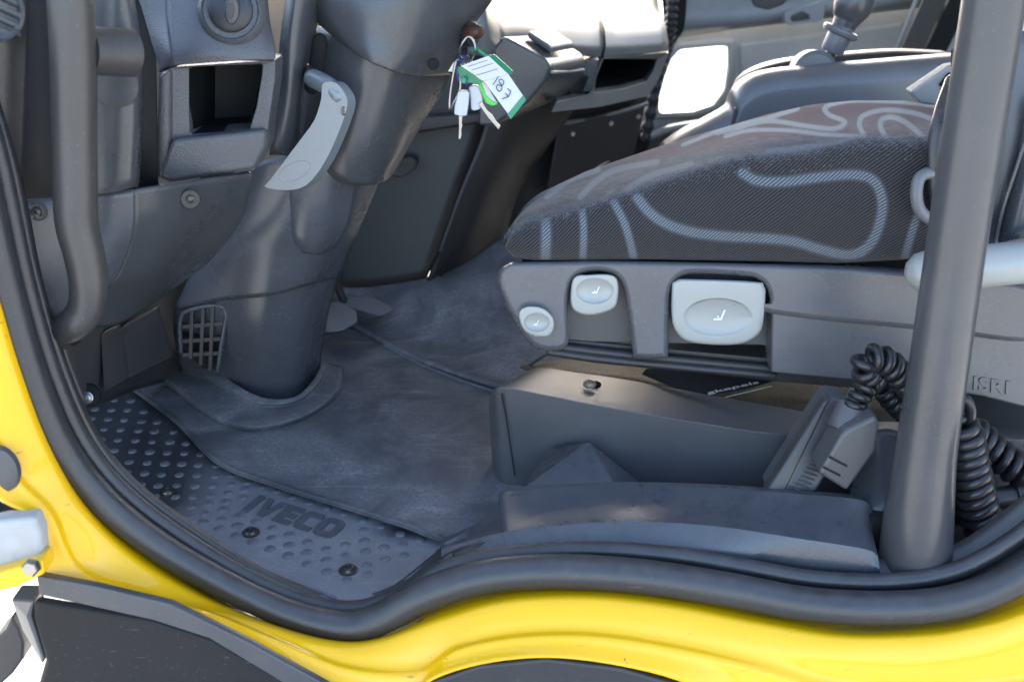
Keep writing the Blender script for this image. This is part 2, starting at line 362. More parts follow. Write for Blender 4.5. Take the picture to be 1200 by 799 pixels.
def fabric():
    m, t, b, N, L = base('seat_twill')
    uv = N('UVMap'); sep = N('SeparateXYZ'); L(uv.outputs[0], sep.inputs[0])
    a = N('Math', operation='MULTIPLY_ADD'); L(sep.outputs[0], a.inputs[0]); a.inputs[1].default_value = -.72; L(sep.outputs[1], a.inputs[2])
    ph = N('Math', operation='MULTIPLY'); L(a.outputs[0], ph.inputs[0]); ph.inputs[1].default_value = 2 * math.pi / .0047
    tcO = N('TexCoord'); nz = N('TexNoise', Scale=160.0, Detail=3.0); L(tcO.outputs['Object'], nz.inputs['Vector'])
    pj = N('Math', operation='MULTIPLY_ADD'); L(nz.outputs[0], pj.inputs[0]); pj.inputs[1].default_value = 1.6; L(ph.outputs[0], pj.inputs[2])
    sn = N('Math', operation='SINE'); L(pj.outputs[0], sn.inputs[0])
    tw = ramp(N, L, sn.outputs[0], -.7, .7)
    st = N('Attribute', attribute_name='stripe'); rd = N('Attribute', attribute_name='redzone'); we = N('Attribute', attribute_name='wear')
    # serrate the woven stripe edges with the twill
    se = N('Math', operation='MULTIPLY_ADD'); L(sn.outputs[0], se.inputs[0]); se.inputs[1].default_value = .32; L(st.outputs['Fac'], se.inputs[2])
    smask = ramp(N, L, se.outputs[0], 1.06, .94)
    def mix(f, c1, c2):
        x = N('Mix', data_type='RGBA'); L(f, x.inputs[0])
        for s, c in ((6, c1), (7, c2)):
            if isinstance(c, tuple): x.inputs[s].default_value = (*c, 1)
            else: L(c, x.inputs[s])
        return x.outputs[2]
    dark = mix(tw, (.016, .015, .016), (.060, .057, .058))
    light = mix(tw, (.05, .056, .064), (.175, .20, .22))
    redc = mix(tw, (.050, .021, .024), (.092, .040, .045))
    pale = mix(tw, (.17, .185, .185), (.30, .325, .32))
    body = mix(rd.outputs['Fac'], dark, redc); strp = mix(rd.outputs['Fac'], light, pale)
    c = mix(smask, body, strp)
    n2 = N('TexNoise', Scale=70.0, Detail=6.0, Roughness=.75); L(tcO.outputs['Object'], n2.inputs['Vector'])
    wm = N('Math', operation='MULTIPLY'); L(we.outputs['Fac'], wm.inputs[0]); L(ramp(N, L, n2.outputs[0], .35, .65), wm.inputs[1])
    c = mix(wm.outputs[0], c, mix(tw, (.085, .087, .092), (.21, .215, .22)))
    L(c, b.inputs['Base Color']); b.inputs['Roughness'].default_value = .9; b.inputs['Specular IOR Level'].default_value = .1
    b.inputs['Sheen Weight'].default_value = .15; b.inputs['Sheen Roughness'].default_value = .5
    bp = N('Bump', Strength=.5, Distance=.0012); L(tw, bp.inputs['Height'])
    b2 = N('Bump', Strength=.35, Distance=.004); L(n2.outputs[0], b2.inputs['Height']); L(bp.outputs[0], b2.inputs['Normal']); L(b2.outputs[0], b.inputs['Normal'])
    return m
M['fabric'] = fabric()
def glass():
    m, t, b, N, L = base('window_glass')
    t.nodes.remove(b); o = t.nodes['Material Output']
    tr = N('BsdfTransparent'); tr.inputs[0].default_value = (.93, .96, .95, 1); gl = N('BsdfGlossy'); gl.inputs['Roughness'].default_value = .02
    fr = N('Fresnel'); mx = N('MixShader'); L(fr.outputs[0], mx.inputs[0]); L(tr.outputs[0], mx.inputs[1]); L(gl.outputs[0], mx.inputs[2]); L(mx.outputs[0], o.inputs[0])
    return m
M['glass'] = glass()

# ================================================================== GROUND
gz = -1.25
def ground():
    me = bpy.data.meshes.new('ground'); s = 700
    me.from_pydata([(-s, -s, gz), (s, -s, gz), (s, s, gz), (-s, s, gz)], [], [(0, 1, 2, 3)]); me.materials.append(M['ground'])
    o = bpy.data.objects.new('ground', me); COL.objects.link(o); o['kind'] = 'structure'; o['label'] = 'pale sunlit concrete ground under the truck'
ground()
def boxv(x0, x1, y0, y1, z0, z1):
    v = [(x, y, z) for z in (z0, z1) for y in (y0, y1) for x in (x0, x1)]
    f = [(0, 2, 3, 1), (4, 5, 7, 6), (0, 1, 5, 4), (2, 6, 7, 3), (0, 4, 6, 2), (1, 3, 7, 5)]
    return v, f
def box(name, b, mat, parent, bevel=.004, label=None):
    v, f = boxv(*b); return mk(name, v, f, mat, parent, bevel=bevel, label=label)

# ================================================================== CAB BODY
cab = thing('truck_cab', 'yellow painted truck cab body framing the open doorway', 'truck', (0, 1.03, -.12))
inner = [(-70, 215), (-12, 290), (8, 350), (30, 425), (62, 515), (105, 592), (165, 648), (250, 700), (330, 733), (400, 749), (450, 742), (520, 713), (600, 693), (700, 690), (800, 702), (900, 722), (1000, 737), (1100, 732), (1160, 719), (1205, 702), (1280, 665)]
outer = [(-160, 260), (-120, 330), (-90, 420), (-60, 500), (-6, 580), (36, 606), (50, 674), (115, 688), (200, 708), (300, 758), (385, 806), (470, 830), (497, 799), (560, 777), (640, 769), (730, 780), (810, 803), (900, 850), (1010, 870), (1150, 870), (1300, 860)]
ys = [(-.10, 1.060), (-.02, 1.048), (.05, 1.034), (.14, 1.020), (.35, 1.008), (.56, .999), (.66, .990), (.80, .984), (1.0, .972)]
rows = []
for s, y in ys:
    rows.append([P(a[0] + (b[0] - a[0]) * s, a[1] + (b[1] - a[1]) * s, y) for a, b in zip(inner, outer)])
patch('sill_panel', rows, M['yellow'], cab, solid=.003, n=(5, 4))
prism('trim_strip', PL([(42, 674), (112, 687), (200, 708), (290, 752), (385, 804), (430, 830), (395, 838), (330, 799), (245, 748), (180, 727), (46, 697)], .965), .010, M['dash'], cab, bevel=.002)
prism('step_housing', PL([(40, 703), (180, 727), (250, 750), (345, 806), (400, 850), (400, 900), (30, 900), (36, 830), (52, 775), (36, 722)], .972), .012, M['housing'], cab, bevel=.006, label='black plastic step housing below the yellow sill')
prism('housing_corner', PL([(12, 702, 1.0), (40, 703, .975), (36, 722, .972), (52, 772, .972), (49, 780, .975), (26, 738, 1.0)], 1), .03, M['box'], cab, bevel=.004)
prism('mudguard', PL([(-10, 752), (6, 738), (13, 722), (22, 736), (28, 754), (27, 772), (14, 790), (-10, 812)], 1.25), .05, M['dark'], cab, bevel=.004)
prism('wheel_arch_trim', PL([(478, 830), (500, 801), (562, 780), (640, 772), (728, 783), (806, 806), (850, 850), (478, 870)], .972), .1, M['dark'], cab, bevel=.004, label='dark plastic arch trim below the yellow sill')
hb = prism('hinge_bracket', PL([(-40, 616), (0, 610), (40, 606), (48, 626), (50, 655), (0, 671), (-40, 676)], .955), .022, M['hinge'], cab, bevel=.005, label='scuffed light grey door hinge')
lathe('hinge_pin', [(.001, .004), (.024, .004), (.026, 0), (.026, -.02)], P(8, 618, .995), (0, -.15, 1), M['bolt'], cab)
prism('hinge_arm', PL([(-40, 680), (0, 670), (49, 656), (52, 673), (20, 688), (-40, 702)], .94), .03, M['yellow'], cab, bevel=.003)
lathe('bolt', [(.001, .008), (.007, .008), (.009, .005), (.009, 0)], P(38, 663, .937), (0, -1, 0.1), M['metal'], cab, n=6)
lathe('grommet', [(.001, .004), (.012, .004), (.019, .002), (.021, -.004)], P(-1, 551, .985), (.1, -1, .1), M['pole'], cab, sq=((1, 0, 0), 1.25))
# cab shell that shades the interior: roof, rear wall, front corner, floor pan
prism('roof', [(-.85, 1.24, 1.55), (1.6, 1.24, 1.55), (1.6, 3.35, 1.55), (-.85, 3.35, 1.55)], 0, M['shell'], cab, vec=(0, 0, .06))
box('window_header', (-.9, 1.6, 3.30, 3.345, 1.02, 1.545), M['shell'], cab)  # unseen header, added to keep direct sun off the floor mat
box('rear_wall', (1.5, 1.56, 1.12, 3.4, -.10, 1.545), M['shell'], cab)
box('floor_pan', (-1.1, 1.5, 1.3, 3.4, -.16, -.075), M['dark'], cab)
box('front_wall', (-1.05, -1.0, 1.0, 3.4, -.16, .66), M['dark'], cab)
box('dash_body', (-.99, -.50, 1.76, 3.2, -.07, .60), M['dark'], cab)  # unseen dark block, added to cut bright reflections on the tread plate
box('far_corner', (-1.2, .1, 3.36, 3.42, -.16, .50), M['dark'], cab)

# ================================================================== DOOR SEAL
seal = thing('door_seal', 'black rubber weatherstrip running round the doorway edge', 'door seal', (0, 1.05, -.05))
bulb = [(-60, 60), (-30, 170), (-10, 265), (14, 362), (40, 450), (74, 527), (122, 588), (188, 641), (268, 687), (340, 719), (404, 733), (446, 724), (500, 696), (570, 675), (650, 669), (750, 675), (850, 690), (950, 708), (1050, 712), (1130, 702), (1200, 672), (1280, 615)]
lip = [(-38, 60), (-6, 170), (10, 240), (32, 340), (62, 440), (98, 520), (146, 578), (218, 633), (298, 680), (370, 708), (420, 713), (466, 698), (518, 668), (575, 653), (645, 646), (720, 645), (800, 652), (870, 664), (950, 678), (1030, 682), (1090, 676), (1140, 660), (1200, 623), (1270, 565)]
tube('bulb', PL(bulb, 1.045), lambda s: .0165 + .003 * min(1, max(0, (s - .42) / .15)), M['seal'], seal, n=20, sub=10)
tube('lip', PL(lip, 1.075), .0105, M['seal'], seal, n=14, sub=10)
inr = [(b[0] + (b[0] - a[0]) * .55, b[1] + (b[1] - a[1]) * .55) for a, b in zip(bulb[:13], lip[:13])]
tube('inner_ridge', PL(inr, 1.095), .0055, M['seal'], seal, n=10, sub=10)
mid = [((a[0] + b[0]) / 2, (a[1] + b[1]) / 2) for a, b in zip(bulb[:6], lip[:6])]
def resamp(l, n):
    c = cr([Vector((a[0], a[1], 0)) for a in l], 12); L = np.cumsum([0] + [(q - p).length for p, q in zip(c, c[1:])]); L /= L[-1]
    A = np.array([(p.x, p.y) for p in c]); s = np.linspace(0, 1, n)
    return np.stack([np.interp(s, L, A[:, 0]), np.interp(s, L, A[:, 1])], 1)
b_, l_ = resamp(bulb, 60), resamp(lip, 60)
patch('channel', [PL(b_ - (l_ - b_) * .75, 1.056), PL(b_, 1.060), PL((b_ + l_) / 2, 1.068), PL(l_, 1.088), PL(l_ + (l_ - b_) * .9, 1.11)], M['seal'], seal, n=(2, 3), solid=.004)

# ================================================================== TREAD PLATE
ZT = -.062
tread = thing('tread_plate', 'dusty black rubber entry step plate with round studs and raised lettering', 'tread plate', PZ(300, 600, ZT))
top = [(140, 440), (200, 486), (252, 536), (318, 562), (400, 588), (470, 609), (505, 622), (530, 630)]
botm = [(98, 455), (104, 530), (152, 602), (240, 662), (335, 706), (405, 717), (455, 704), (517, 655)]
rows = []
for s, z in ((0, ZT), (.3, ZT), (.6, ZT), (.86, ZT), (.93, ZT - .003), (1.0, ZT - .012)):
    rows.append([PZ(a[0] + (b[0] - a[0]) * s, a[1] + (b[1] - a[1]) * s, z) for a, b in zip(top, botm)])
pl = patch('plate', rows, M['tread'], tread, solid=.01, n=(10, 8))
og = np.array(origin(tread)); co = np.array([tuple(v.co) for v in pl.data.vertices]) + og; pp = proj(co)
def smooth01(x, a, b):
    t = np.clip((x - a) / (b - a), 0, 1); return t * t * (3 - 2 * t)
d1 = 1 - smooth01(pp[:, 0] + (pp[:, 1] - 560) * .8, 195, 330)
edge = np.clip((pp[:, 1] - (560 + (pp[:, 0] - 150) * .48)) / 60, -1, 1)
d2 = np.exp(-(((pp[:, 0] - 470) / 42) ** 2 + ((pp[:, 1] - 622) / 15) ** 2))
damp = np.clip(.78 * d1 - .35 * smooth01(edge, 0, 1) + .75 * d2, 0, 1)
at = pl.data.attributes.new('damp', 'FLOAT', 'POINT'); at.data.foreach_set('value', damp.astype(np.float32))
z1 = lambda l: [(60 + a / 3, 400 + b / 3) for a, b in l]
z2 = lambda l: [(260 + a / 3, 520 + b / 3) for a, b in l]
SC = z1([(238, 178), (222, 208), (212, 242), (200, 275), (187, 310), (175, 346), (155, 240), (142, 272), (280, 210), (268, 243), (257, 278), (245, 312), (234, 348), (222, 385), (325, 248), (318, 282), (307, 315), (297, 350), (285, 387), (275, 425), (265, 462), (250, 498), (372, 285), (363, 318), (355, 354), (347, 390), (338, 428), (328, 465), (317, 505), (305, 543), (430, 320), (418, 355), (408, 393), (400, 431), (388, 470), (376, 508), (368, 545), (360, 588), (475, 360), (468, 395), (460, 432), (451, 470), (441, 508), (437, 548), (412, 625), (525, 398), (518, 435), (513, 472), (506, 510), (499, 547), (491, 582), (483, 617), (581, 437), (574, 475), (567, 508), (561, 541), (552, 572), (542, 605), (533, 635), (635, 470), (629, 502), (622, 533), (614, 563), (606, 592), (598, 625), (590, 658), (690, 495), (681, 520), (673, 550), (738, 510), (793, 527), (850, 546), (908, 566), (968, 587), (1030, 606)])
SC += z2([(495, 268), (560, 290), (628, 318), (698, 338), (498, 303), (567, 327), (635, 352), (435, 355), (501, 342), (570, 365), (640, 392), (437, 393), (506, 379), (575, 405), (368, 408), (368, 370), (370, 450), (300, 382), (303, 346), (300, 422), (238, 320), (237, 356), (234, 393), (178, 296), (175, 330), (170, 369), (120, 273), (108, 345), (62, 252), (55, 287), (47, 322), (510, 425), (513, 460), (440, 478)])
st0 = None
for k, (a, b) in enumerate(SC):
    c = PZ(a, b, ZT)
    if st0 is None:
        pr = [(.0068, -.002), (.0066, .0010), (.0058, .0019), (.0032, .0023), (.0004, .0024)]
        n = 12; og = origin(tread)
        vv = [c + Vector((math.cos(2 * math.pi * j / n) * r, math.sin(2 * math.pi * j / n) * r, h)) for r, h in pr for j in range(n)]
        ff = [(q * n + j, q * n + (j + 1) % n, (q + 1) * n + (j + 1) % n, (q + 1) * n + j) for q in range(len(pr) - 1) for j in range(n)] + [tuple((len(pr) - 1) * n + j for j in range(n))]
        st0 = mk('stud', [tuple(Vector(q) - c + og) for q in vv], ff, M['stud'], tread, angle=50); st0.location = c - og
    else:
        o = dupe(st0, c, tread); o.rotation_euler = (0, 0, random.random() * 6); s = random.uniform(.9, 1.15); o.scale = (s, s, random.uniform(.7, 1.1))
lo = PZ(283, 598, ZT + .0004); lx = PZ(388, 632, ZT + .0004) - lo; ly = PZ(302, 580, ZT + .0004) - lo
GL = [([(0, 0), (0, 1), (.28, 1), (.28, 0)], None, .40), ([(0, 1), (.29, 1), (.46, .36), (.63, 1), (.92, 1), (.60, 0), (.32, 0)], None, 1.0),
      ([(0, 0), (0, 1), (.76, 1), (.76, .78), (.28, .78), (.28, .61), (.70, .61), (.70, .39), (.28, .39), (.28, .22), (.76, .22), (.76, 0)], None, .86),
      ([(.80, 1), (.26, 1), (.08, .92), (0, .74), (0, .26), (.08, .08), (.26, 0), (.80, 0), (.80, .23), (.36, .23), (.29, .30), (.29, .70), (.36, .77), (.80, .77)], None, .90),
      ([(.26, 1), (.08, .92), (0, .74), (0, .26), (.08, .08), (.26, 0), (.66, 0), (.84, .08), (.92, .26), (.92, .74), (.84, .92), (.66, 1)], [(.36, .77), (.30, .74), (.28, .66), (.28, .34), (.30, .26), (.36, .23), (.56, .23), (.62, .26), (.64, .34), (.64, .66), (.62, .74), (.56, .77)], .92)]
pen_x, TW = 0.0, 4.08
for otl, inl, adv in GL:
    f_ = lambda q: lo + lx * ((q[0] + pen_x + .12 * q[1]) / TW) + ly * q[1] + Vector((0, 0, .0022))
    if inl is None: prism('letter', [f_(q) for q in otl], 0, M['letter'], tread, bevel=.0006, vec=(0, 0, -.003))
    else:
        a_, b_ = [f_(q) for q in otl], [f_(q) for q in inl]; m = len(a_); dn = Vector((0, 0, -.003))
        vv = a_ + b_ + [q + dn for q in a_] + [q + dn for q in b_]; ff = []
        for k in range(m):
            l = (k + 1) % m
            ff += [(k, l, m + l, m + k), (l, k, 2 * m + k, 2 * m + l), (m + k, m + l, 3 * m + l, 3 * m + k)]
        mk('letter', vv, ff, M['letter'], tread, smooth=False)
    pen_x += adv
def screw(name, c, axis, r, mat, parent, washer=None):
    o = lathe(name, [(r * 1.5, -.001), (r * 1.5, .0012), (r * 1.15, .002), (r, .0045), (r * .55, .0055), (r * .45, .003), (.0004, .003)], c, axis, mat, parent, n=16)
    return o
for a, b in ((197, 577), (294, 624), (408, 668)):
    screw('screw', PZ(a, b, ZT + .001), (0, -.05, 1), .0075, M['bolt'], tread)
rl = [(228, 630), (262, 652), (330, 678), (392, 700)]
for k in range(2):
    tube('rib', [PZ(a - 2 * k, b + 7 * k, ZT + .0005) for a, b in rl], .0024, M['stud'], tread, n=8)

# ================================================================== FLOOR MAT
ZM = -.05
fm = thing('floor_mat', 'worn dark grey rubber floor mat with dusty scuffs in the footwell', 'floor mat', PZ(480, 560, ZM))
near = [(150, 452), (205, 492), (255, 540), (320, 566), (400, 591), (470, 613), (528, 633), (610, 640), (700, 640)]
far_ = [(208, 416), (300, 400), (370, 380), (410, 378), (450, 392), (500, 418), (560, 440), (640, 460), (700, 480)]
rows = [[PZ(a[0] + (b[0] - a[0]) * s, a[1] + (b[1] - a[1]) * s, ZM + h) for a, b in zip(near, far_)] for s, h in ((-.004, -.010), (.0, -.002), (.012, 0), (.33, .001), (.66, 0), (1, 0))]
patch('mat_sheet', rows, M['mat'], fm, solid=.004, n=(8, 6))
inn = [(190, 418), (215, 425), (250, 445), (290, 468), (320, 474), (352, 468), (374, 447), (384, 425)]
outr = [(176, 442), (200, 455), (243, 488), (284, 504), (326, 501), (370, 484), (399, 458), (404, 430)]
rows = [[PZ(a[0] + (b[0] - a[0]) * s, a[1] + (b[1] - a[1]) * s, z) for a, b in zip(inn, outr)] for s, z in ((-.25, -.020), (0, -.026), (.10, -.033), (.45, -.035), (.78, -.037), (.88, -.040), (1.0, -.0495))]
patch('column_collar', rows, M['mat'], fm, solid=.003, n=(8, 6))
ridge = [(380, 352), (410, 378), (440, 397), (480, 418), (540, 441), (610, 462), (680, 480)]
r0 = [PZ(a, b, ZM + .001) for a, b in ridge]
upp = [(385, 335), (420, 337), (455, 333), (500, 325), (545, 308), (590, 276), (660, 255)]
r2 = [P(a, b, y) for (a, b), y in zip(upp, (2.03, 2.03, 2.03, 2.03, 2.05, 2.1, 2.2))]
r1 = [p.lerp(q, .35) + Vector((0, .0, -.012)) for p, q in zip(r0, r2)]
r15 = [p.lerp(q, .75) + Vector((0, .0, .004)) for p, q in zip(r0, r2)]
patch('tunnel_cover', [r0, r1, r15, r2], M['mat'], fm, solid=.004, n=(8, 6))
tube('edge_bead', [p + Vector((0, 0, .002)) for p in r0], .006, M['mat'], fm, n=10)
tube('edge_bead', [p + Vector((.02, -.035, .001)) for p in r0[2:]], .003, M['mat'], fm, n=8)

# ================================================================== FRONT PILLAR AND LEFT DASH
pt = thing('pillar_trim', 'dark grey pillar trim panels with an air vent left of the grab handle', 'trim panel', P(60, 235, 1.2))
patch('outer_trim', [PL([(-60, -30, 1.10), (0, -30, 1.12), (34, -30, 1.14)], 0), PL([(-60, 60, 1.10), (2, 60, 1.12), (33, 60, 1.14)], 0), PL([(-60, 150, 1.10), (0, 150, 1.12), (29, 160, 1.14)], 0), PL([(-60, 240, 1.10), (8, 236, 1.12), (25, 233, 1.14)], 0)], M['handle'], pt, solid=.01, n=(6, 6))
patch('recess_panel', [PL([(18, -30), (90, -30), (153, -30)], 1.26), PL([(14, 70), (100, 70), (182, 70)], 1.26), PL([(10, 240), (110, 240), (185, 236)], 1.26)], M['black'], pt, n=(2, 2), mode='ll')
patch('handle_panel', [PL([(90, -30, 1.21), (128, -30, 1.20), (146, -30, 1.205), (152, -30, 1.24)], 0), PL([(95, 50, 1.20), (135, 46, 1.195), (160, 52, 1.205), (166, 52, 1.24)], 0), PL([(95, 140, 1.20), (135, 140, 1.195), (160, 140, 1.205), (167, 140, 1.24)], 0), PL([(95, 229, 1.20), (130, 226, 1.195), (156, 220, 1.205), (164, 219, 1.24)], 0)], M['dash'], pt, solid=.006, n=(6, 6))
ve = lathe('vent_ring', [(.028, 0), (.030, .006), (.027, .008), (.024, .006), (.024, -.01)], P(-6, 12, 1.115), (.1, -1, .1), M['dash'], pt, n=40)
lathe('vent_well', [(.024, -.004), (.0005, -.004)], P(-6, 12, 1.115), (.1, -1, .1), M['hole'], pt, n=24)
for k in range(4):
    c = P(-6, 12, 1.108); dz = -.015 + k * .011
    v0 = c + Vector((-.026, 0, dz + .012)); v1 = c + Vector((.021, 0, dz - .010))
    mk('vane', [v0, v1, v1 + Vector((0, -.001, .005)), v0 + Vector((0, -.001, .005))], [(0, 1, 2, 3)], M['dash'], pt, solid=.002, smooth=False)
lp = thing('pillar_cover', 'blue grey lower pillar cover strip with one screw beside the door seal', 'trim panel', P(50, 300, 1.14))
patch('cover', [PL([(22, 236, 1.135), (42, 234, 1.15), (75, 232, 1.17)], 0), PL([(38, 300, 1.135), (58, 300, 1.15), (84, 300, 1.17)], 0), PL([(58, 372, 1.135), (70, 373, 1.15), (90, 372, 1.17)], 0)], M['dash2'], lp, solid=.006, n=(5, 5))
lathe('screw_cup', [(.010, 0), (.0098, .001), (.006, -.003), (.0004, -.004)], P(45, 248, 1.145), (0, -1, .1), M['dark'], lp)
screw('screw', P(45, 248, 1.146), (0, -1, .1), .0042, M['bolt'], lp)
# inner wall below the handle
wl = thing('footwell_side_panel', 'dark side panel low in the footwell below the grab handle', 'trim panel', P(140, 440, 1.5))
patch('side_wall', [PL([(66, 372, 1.16), (80, 372, 1.20), (120, 370, 1.36), (160, 340, 1.52), (225, 320, 1.66)], 0), PL([(80, 420, 1.16), (95, 420, 1.24), (130, 420, 1.44), (170, 400, 1.58), (225, 400, 1.70)], 0), PL([(100, 470, 1.16), (104, 476, 1.30), (128, 470, 1.48), (165, 455, 1.60), (225, 440, 1.72)], 0)], M['wall'], wl, solid=.006, n=(6, 6))
prism('wall_panel', PL([(140, 385, 1.44), (182, 362, 1.52), (200, 420, 1.56), (150, 445, 1.47)], 0), .02, M['wall'], wl, bevel=.005)
prism('wall_panel', PL([(118, 392, 1.36), (136, 385, 1.40), (147, 446, 1.44), (122, 460, 1.38)], 0), .02, M['wall'], wl, bevel=.005)
lathe('screw_cup', [(.016, 0), (.0155, .002), (.010, -.003), (.0004, -.004)], P(104, 463, 1.28), (.3, -1, .2), M['black'], wl)
screw('screw', P(102, 466, 1.275), (.3, -1, .3), .005, M['metal'], wl)
prism('black_bracket', PL([(62, 398), (90, 405), (70, 412)], 1.12), .03, M['hole'], wl, bevel=.001)

# switch console (light switch + open cubby)
sc_ = thing('switch_console', 'grained grey dash console with rotary light switch above an open cubby', 'dashboard panel', P(250, 200, 1.36))
patch('top_skin', [PL([(196, -30, 1.40), (240, -30, 1.38), (300, -30, 1.39), (312, -30, 1.41)], 0), PL([(196, 20, 1.37), (240, 20, 1.35), (300, 20, 1.365), (316, 22, 1.39)], 0), PL([(199, 60, 1.335), (240, 58, 1.33), (300, 56, 1.345), (322, 55, 1.36)], 0), PL([(201, 77, 1.33), (240, 74, 1.33), (300, 70, 1.34), (323, 69, 1.352)], 0)], M['leather'], sc_, solid=.01, n=(8, 8))
patch('bevel_skin', [PL([(154, -30, 1.42), (170, -30, 1.41), (196, -30, 1.40)], 0), PL([(165, 25, 1.40), (178, 22, 1.385), (196, 20, 1.37)], 0), PL([(184, 70, 1.36), (192, 62, 1.345), (199, 58, 1.335)], 0), PL([(186, 85, 1.355), (194, 80, 1.34), (201, 77, 1.33)], 0)], M['leather'], sc_, solid=.01, n=(6, 6))
o_ = [(186, 87), (202, 79), (323, 71), (322, 95), (314, 152), (313, 172), (298, 200), (198, 214), (184, 208), (184, 150)]
i_ = [(222, 80), (224, 79), (307, 76), (306, 90), (300, 125), (292, 151), (289, 152), (226, 157), (223, 156), (222, 120)]
yv = lambda a: 1.33 + (a[0] - 185) * .0003
ringprism('fascia', [P(a[0], a[1], yv(a)) for a in o_], [P(a[0], a[1], yv(a) + .004) for a in i_], .05, M['leather'], sc_, bevel=.004)
prism('lower_lip', [P(a[0], a[1], yv(a) - .012) for a in [(200, 164), (312, 152), (312, 172), (298, 199), (199, 213), (187, 207)]], .04, M['leather'], sc_, bevel=.006)
prism('left_cheek', [P(a[0], a[1], yv(a) - .006) for a in [(186, 88), (200, 81), (200, 205), (186, 211), (184, 150)]], .03, M['leather'], sc_, bevel=.005)
ci = [P(a[0], a[1], yv(a) + .004) for a in [(222, 79), (308, 76), (292, 152), (222, 157)]]
cbk = [p + Vector((.006, .10, .0)) for p in ci]
mk('cubby', ci + cbk, [(0, 1, 5, 4), (1, 2, 6, 5), (2, 3, 7, 6), (3, 0, 4, 7), (4, 5, 6, 7)], M['black'], sc_, smooth=False)  # walls coloured near-black, so the recess shade sits in the colour
ax = Vector((.12, -1, .25))
lathe('switch_bezel', [(.040, -.006), (.038, .006), (.033, .011), (.031, .007), (.026, .007), (.0005, .008)], P(271, 14, 1.352), ax, M['leather'], sc_, n=40)
kn = lathe('rotary_knob', [(.026, .006), (.0255, .013), (.022, .016), (.0005, .0165)], P(271, 13, 1.352), ax, M['dark'], sc_, n=40)
gp = [P(271 + 9 * math.cos(a) , 13 + 17 * math.sin(a), 1.330) for a in np.linspace(0, 2 * math.pi, 20, endpoint=False)]
g_ = prism('knob_grip', gp, .02, M['dash'], sc_, bevel=.003)
g_.parent = kn
gp = [P(269 + 5 * math.cos(a), 13 + 9 * math.sin(a), 1.3285) for a in np.linspace(0, 2 * math.pi, 16, endpoint=False)]
g_ = prism('knob_pad', gp, .004, M['handle'], sc_, bevel=.0008); g_.parent = kn

kp = thing('knee_panel', 'large dark grey lower dash panel with one screw below the cubby', 'dashboard panel', P(200, 300, 1.3))
patch('panel_face', [PL([(156, 223, 1.215), (200, 217, 1.25), (250, 211, 1.31), (296, 204, 1.38)], 0), PL([(156, 270, 1.22), (200, 262, 1.26), (245, 255, 1.33), (290, 236, 1.41)], 0), PL([(140, 318, 1.24), (180, 312, 1.29), (222, 300, 1.37), (284, 256, 1.45)], 0), PL([(118, 350, 1.26), (150, 348, 1.32), (190, 336, 1.40), (262, 288, 1.48)], 0), PL([(112, 384, 1.30), (140, 380, 1.36), (185, 352, 1.45), (240, 312, 1.53)], 0)], M['dash'], kp, solid=.006, n=(8, 8))
patch('panel_side', [PL([(96, 230, 1.20), (130, 226, 1.205), (157, 222.5, 1.214)], 0), PL([(96, 280, 1.20), (130, 276, 1.208), (156.5, 270, 1.219)], 0), PL([(98, 330, 1.21), (122, 325, 1.22), (141, 317, 1.238)], 0), PL([(104, 352, 1.22), (112, 352, 1.24), (119, 349, 1.259)], 0)], M['dash2'], kp, solid=.006, n=(8, 6))
lathe('screw_cup', [(.012, .003), (.0115, .004), (.007, -.001), (.0004, -.002)], P(223, 233, 1.272), (.35, -1, 0), M['dark'], kp)
screw('screw', P(223, 233, 1.271), (.35, -1, 0), .0046, M['bolt'], kp)
tube('finger_slot', PL([(168, 336, 1.335), (176, 326, 1.335), (190, 319, 1.345)], 0), [.001, .004, .001], M['black'], kp, n=8)

# grab handle
gh = thing('grab_rail', 'vertical grey rubber grab handle on the left pillar', 'grab handle', P(88, 200, 1.11))
tube('grip', PL([(80, -60, 1.105), (83, 0, 1.10), (86, 80, 1.10), (87, 160, 1.10), (88, 220, 1.10), (90, 262, 1.10), (99, 300, 1.10), (104, 335, 1.10), (100, 362, 1.10), (86, 380, 1.10), (66, 388, 1.115)], 0), lambda s: .0218 - .003 * max(0, (s - .45)) / .55 * 1.6, M['handle'], gh, n=24, sub=10)
tube('mounting_arm', PL([(100, 60, 1.115), (126, 61, 1.135), (152, 62, 1.155)], 0), [.0235, .0235, .0245], M['handle'], gh, n=24, roundcap=False)
tube('foot', PL([(84, 384, 1.105), (70, 385, 1.125), (58, 386, 1.15)], 0), .014, M['dark'], gh, n=16)
lathe('cover_cap', [(.024, -.002), (.0235, .002), (.0005, .003)], P(136, 100, 1.192), (.05, -1, 0), M['dash'], gh, n=30)

# grab pole
gp_ = thing('grab_pole', 'thick grey coated vertical pole standing inside the right of the doorway', 'grab pole', P(1062, 655, 1.12))
tube('pole_tube', PL([(1173, -60, 1.12), (1162, 20, 1.12), (1140, 160, 1.12), (1118, 305, 1.12), (1100, 430, 1.12), (1085, 530, 1.12), (1076, 610, 1.12), (1070, 690, 1.12)], 0), [.0300, .0298, .0300, .0305, .0315, .0335, .0395, .044], M['pole'], gp_, n=40, roundcap=False)

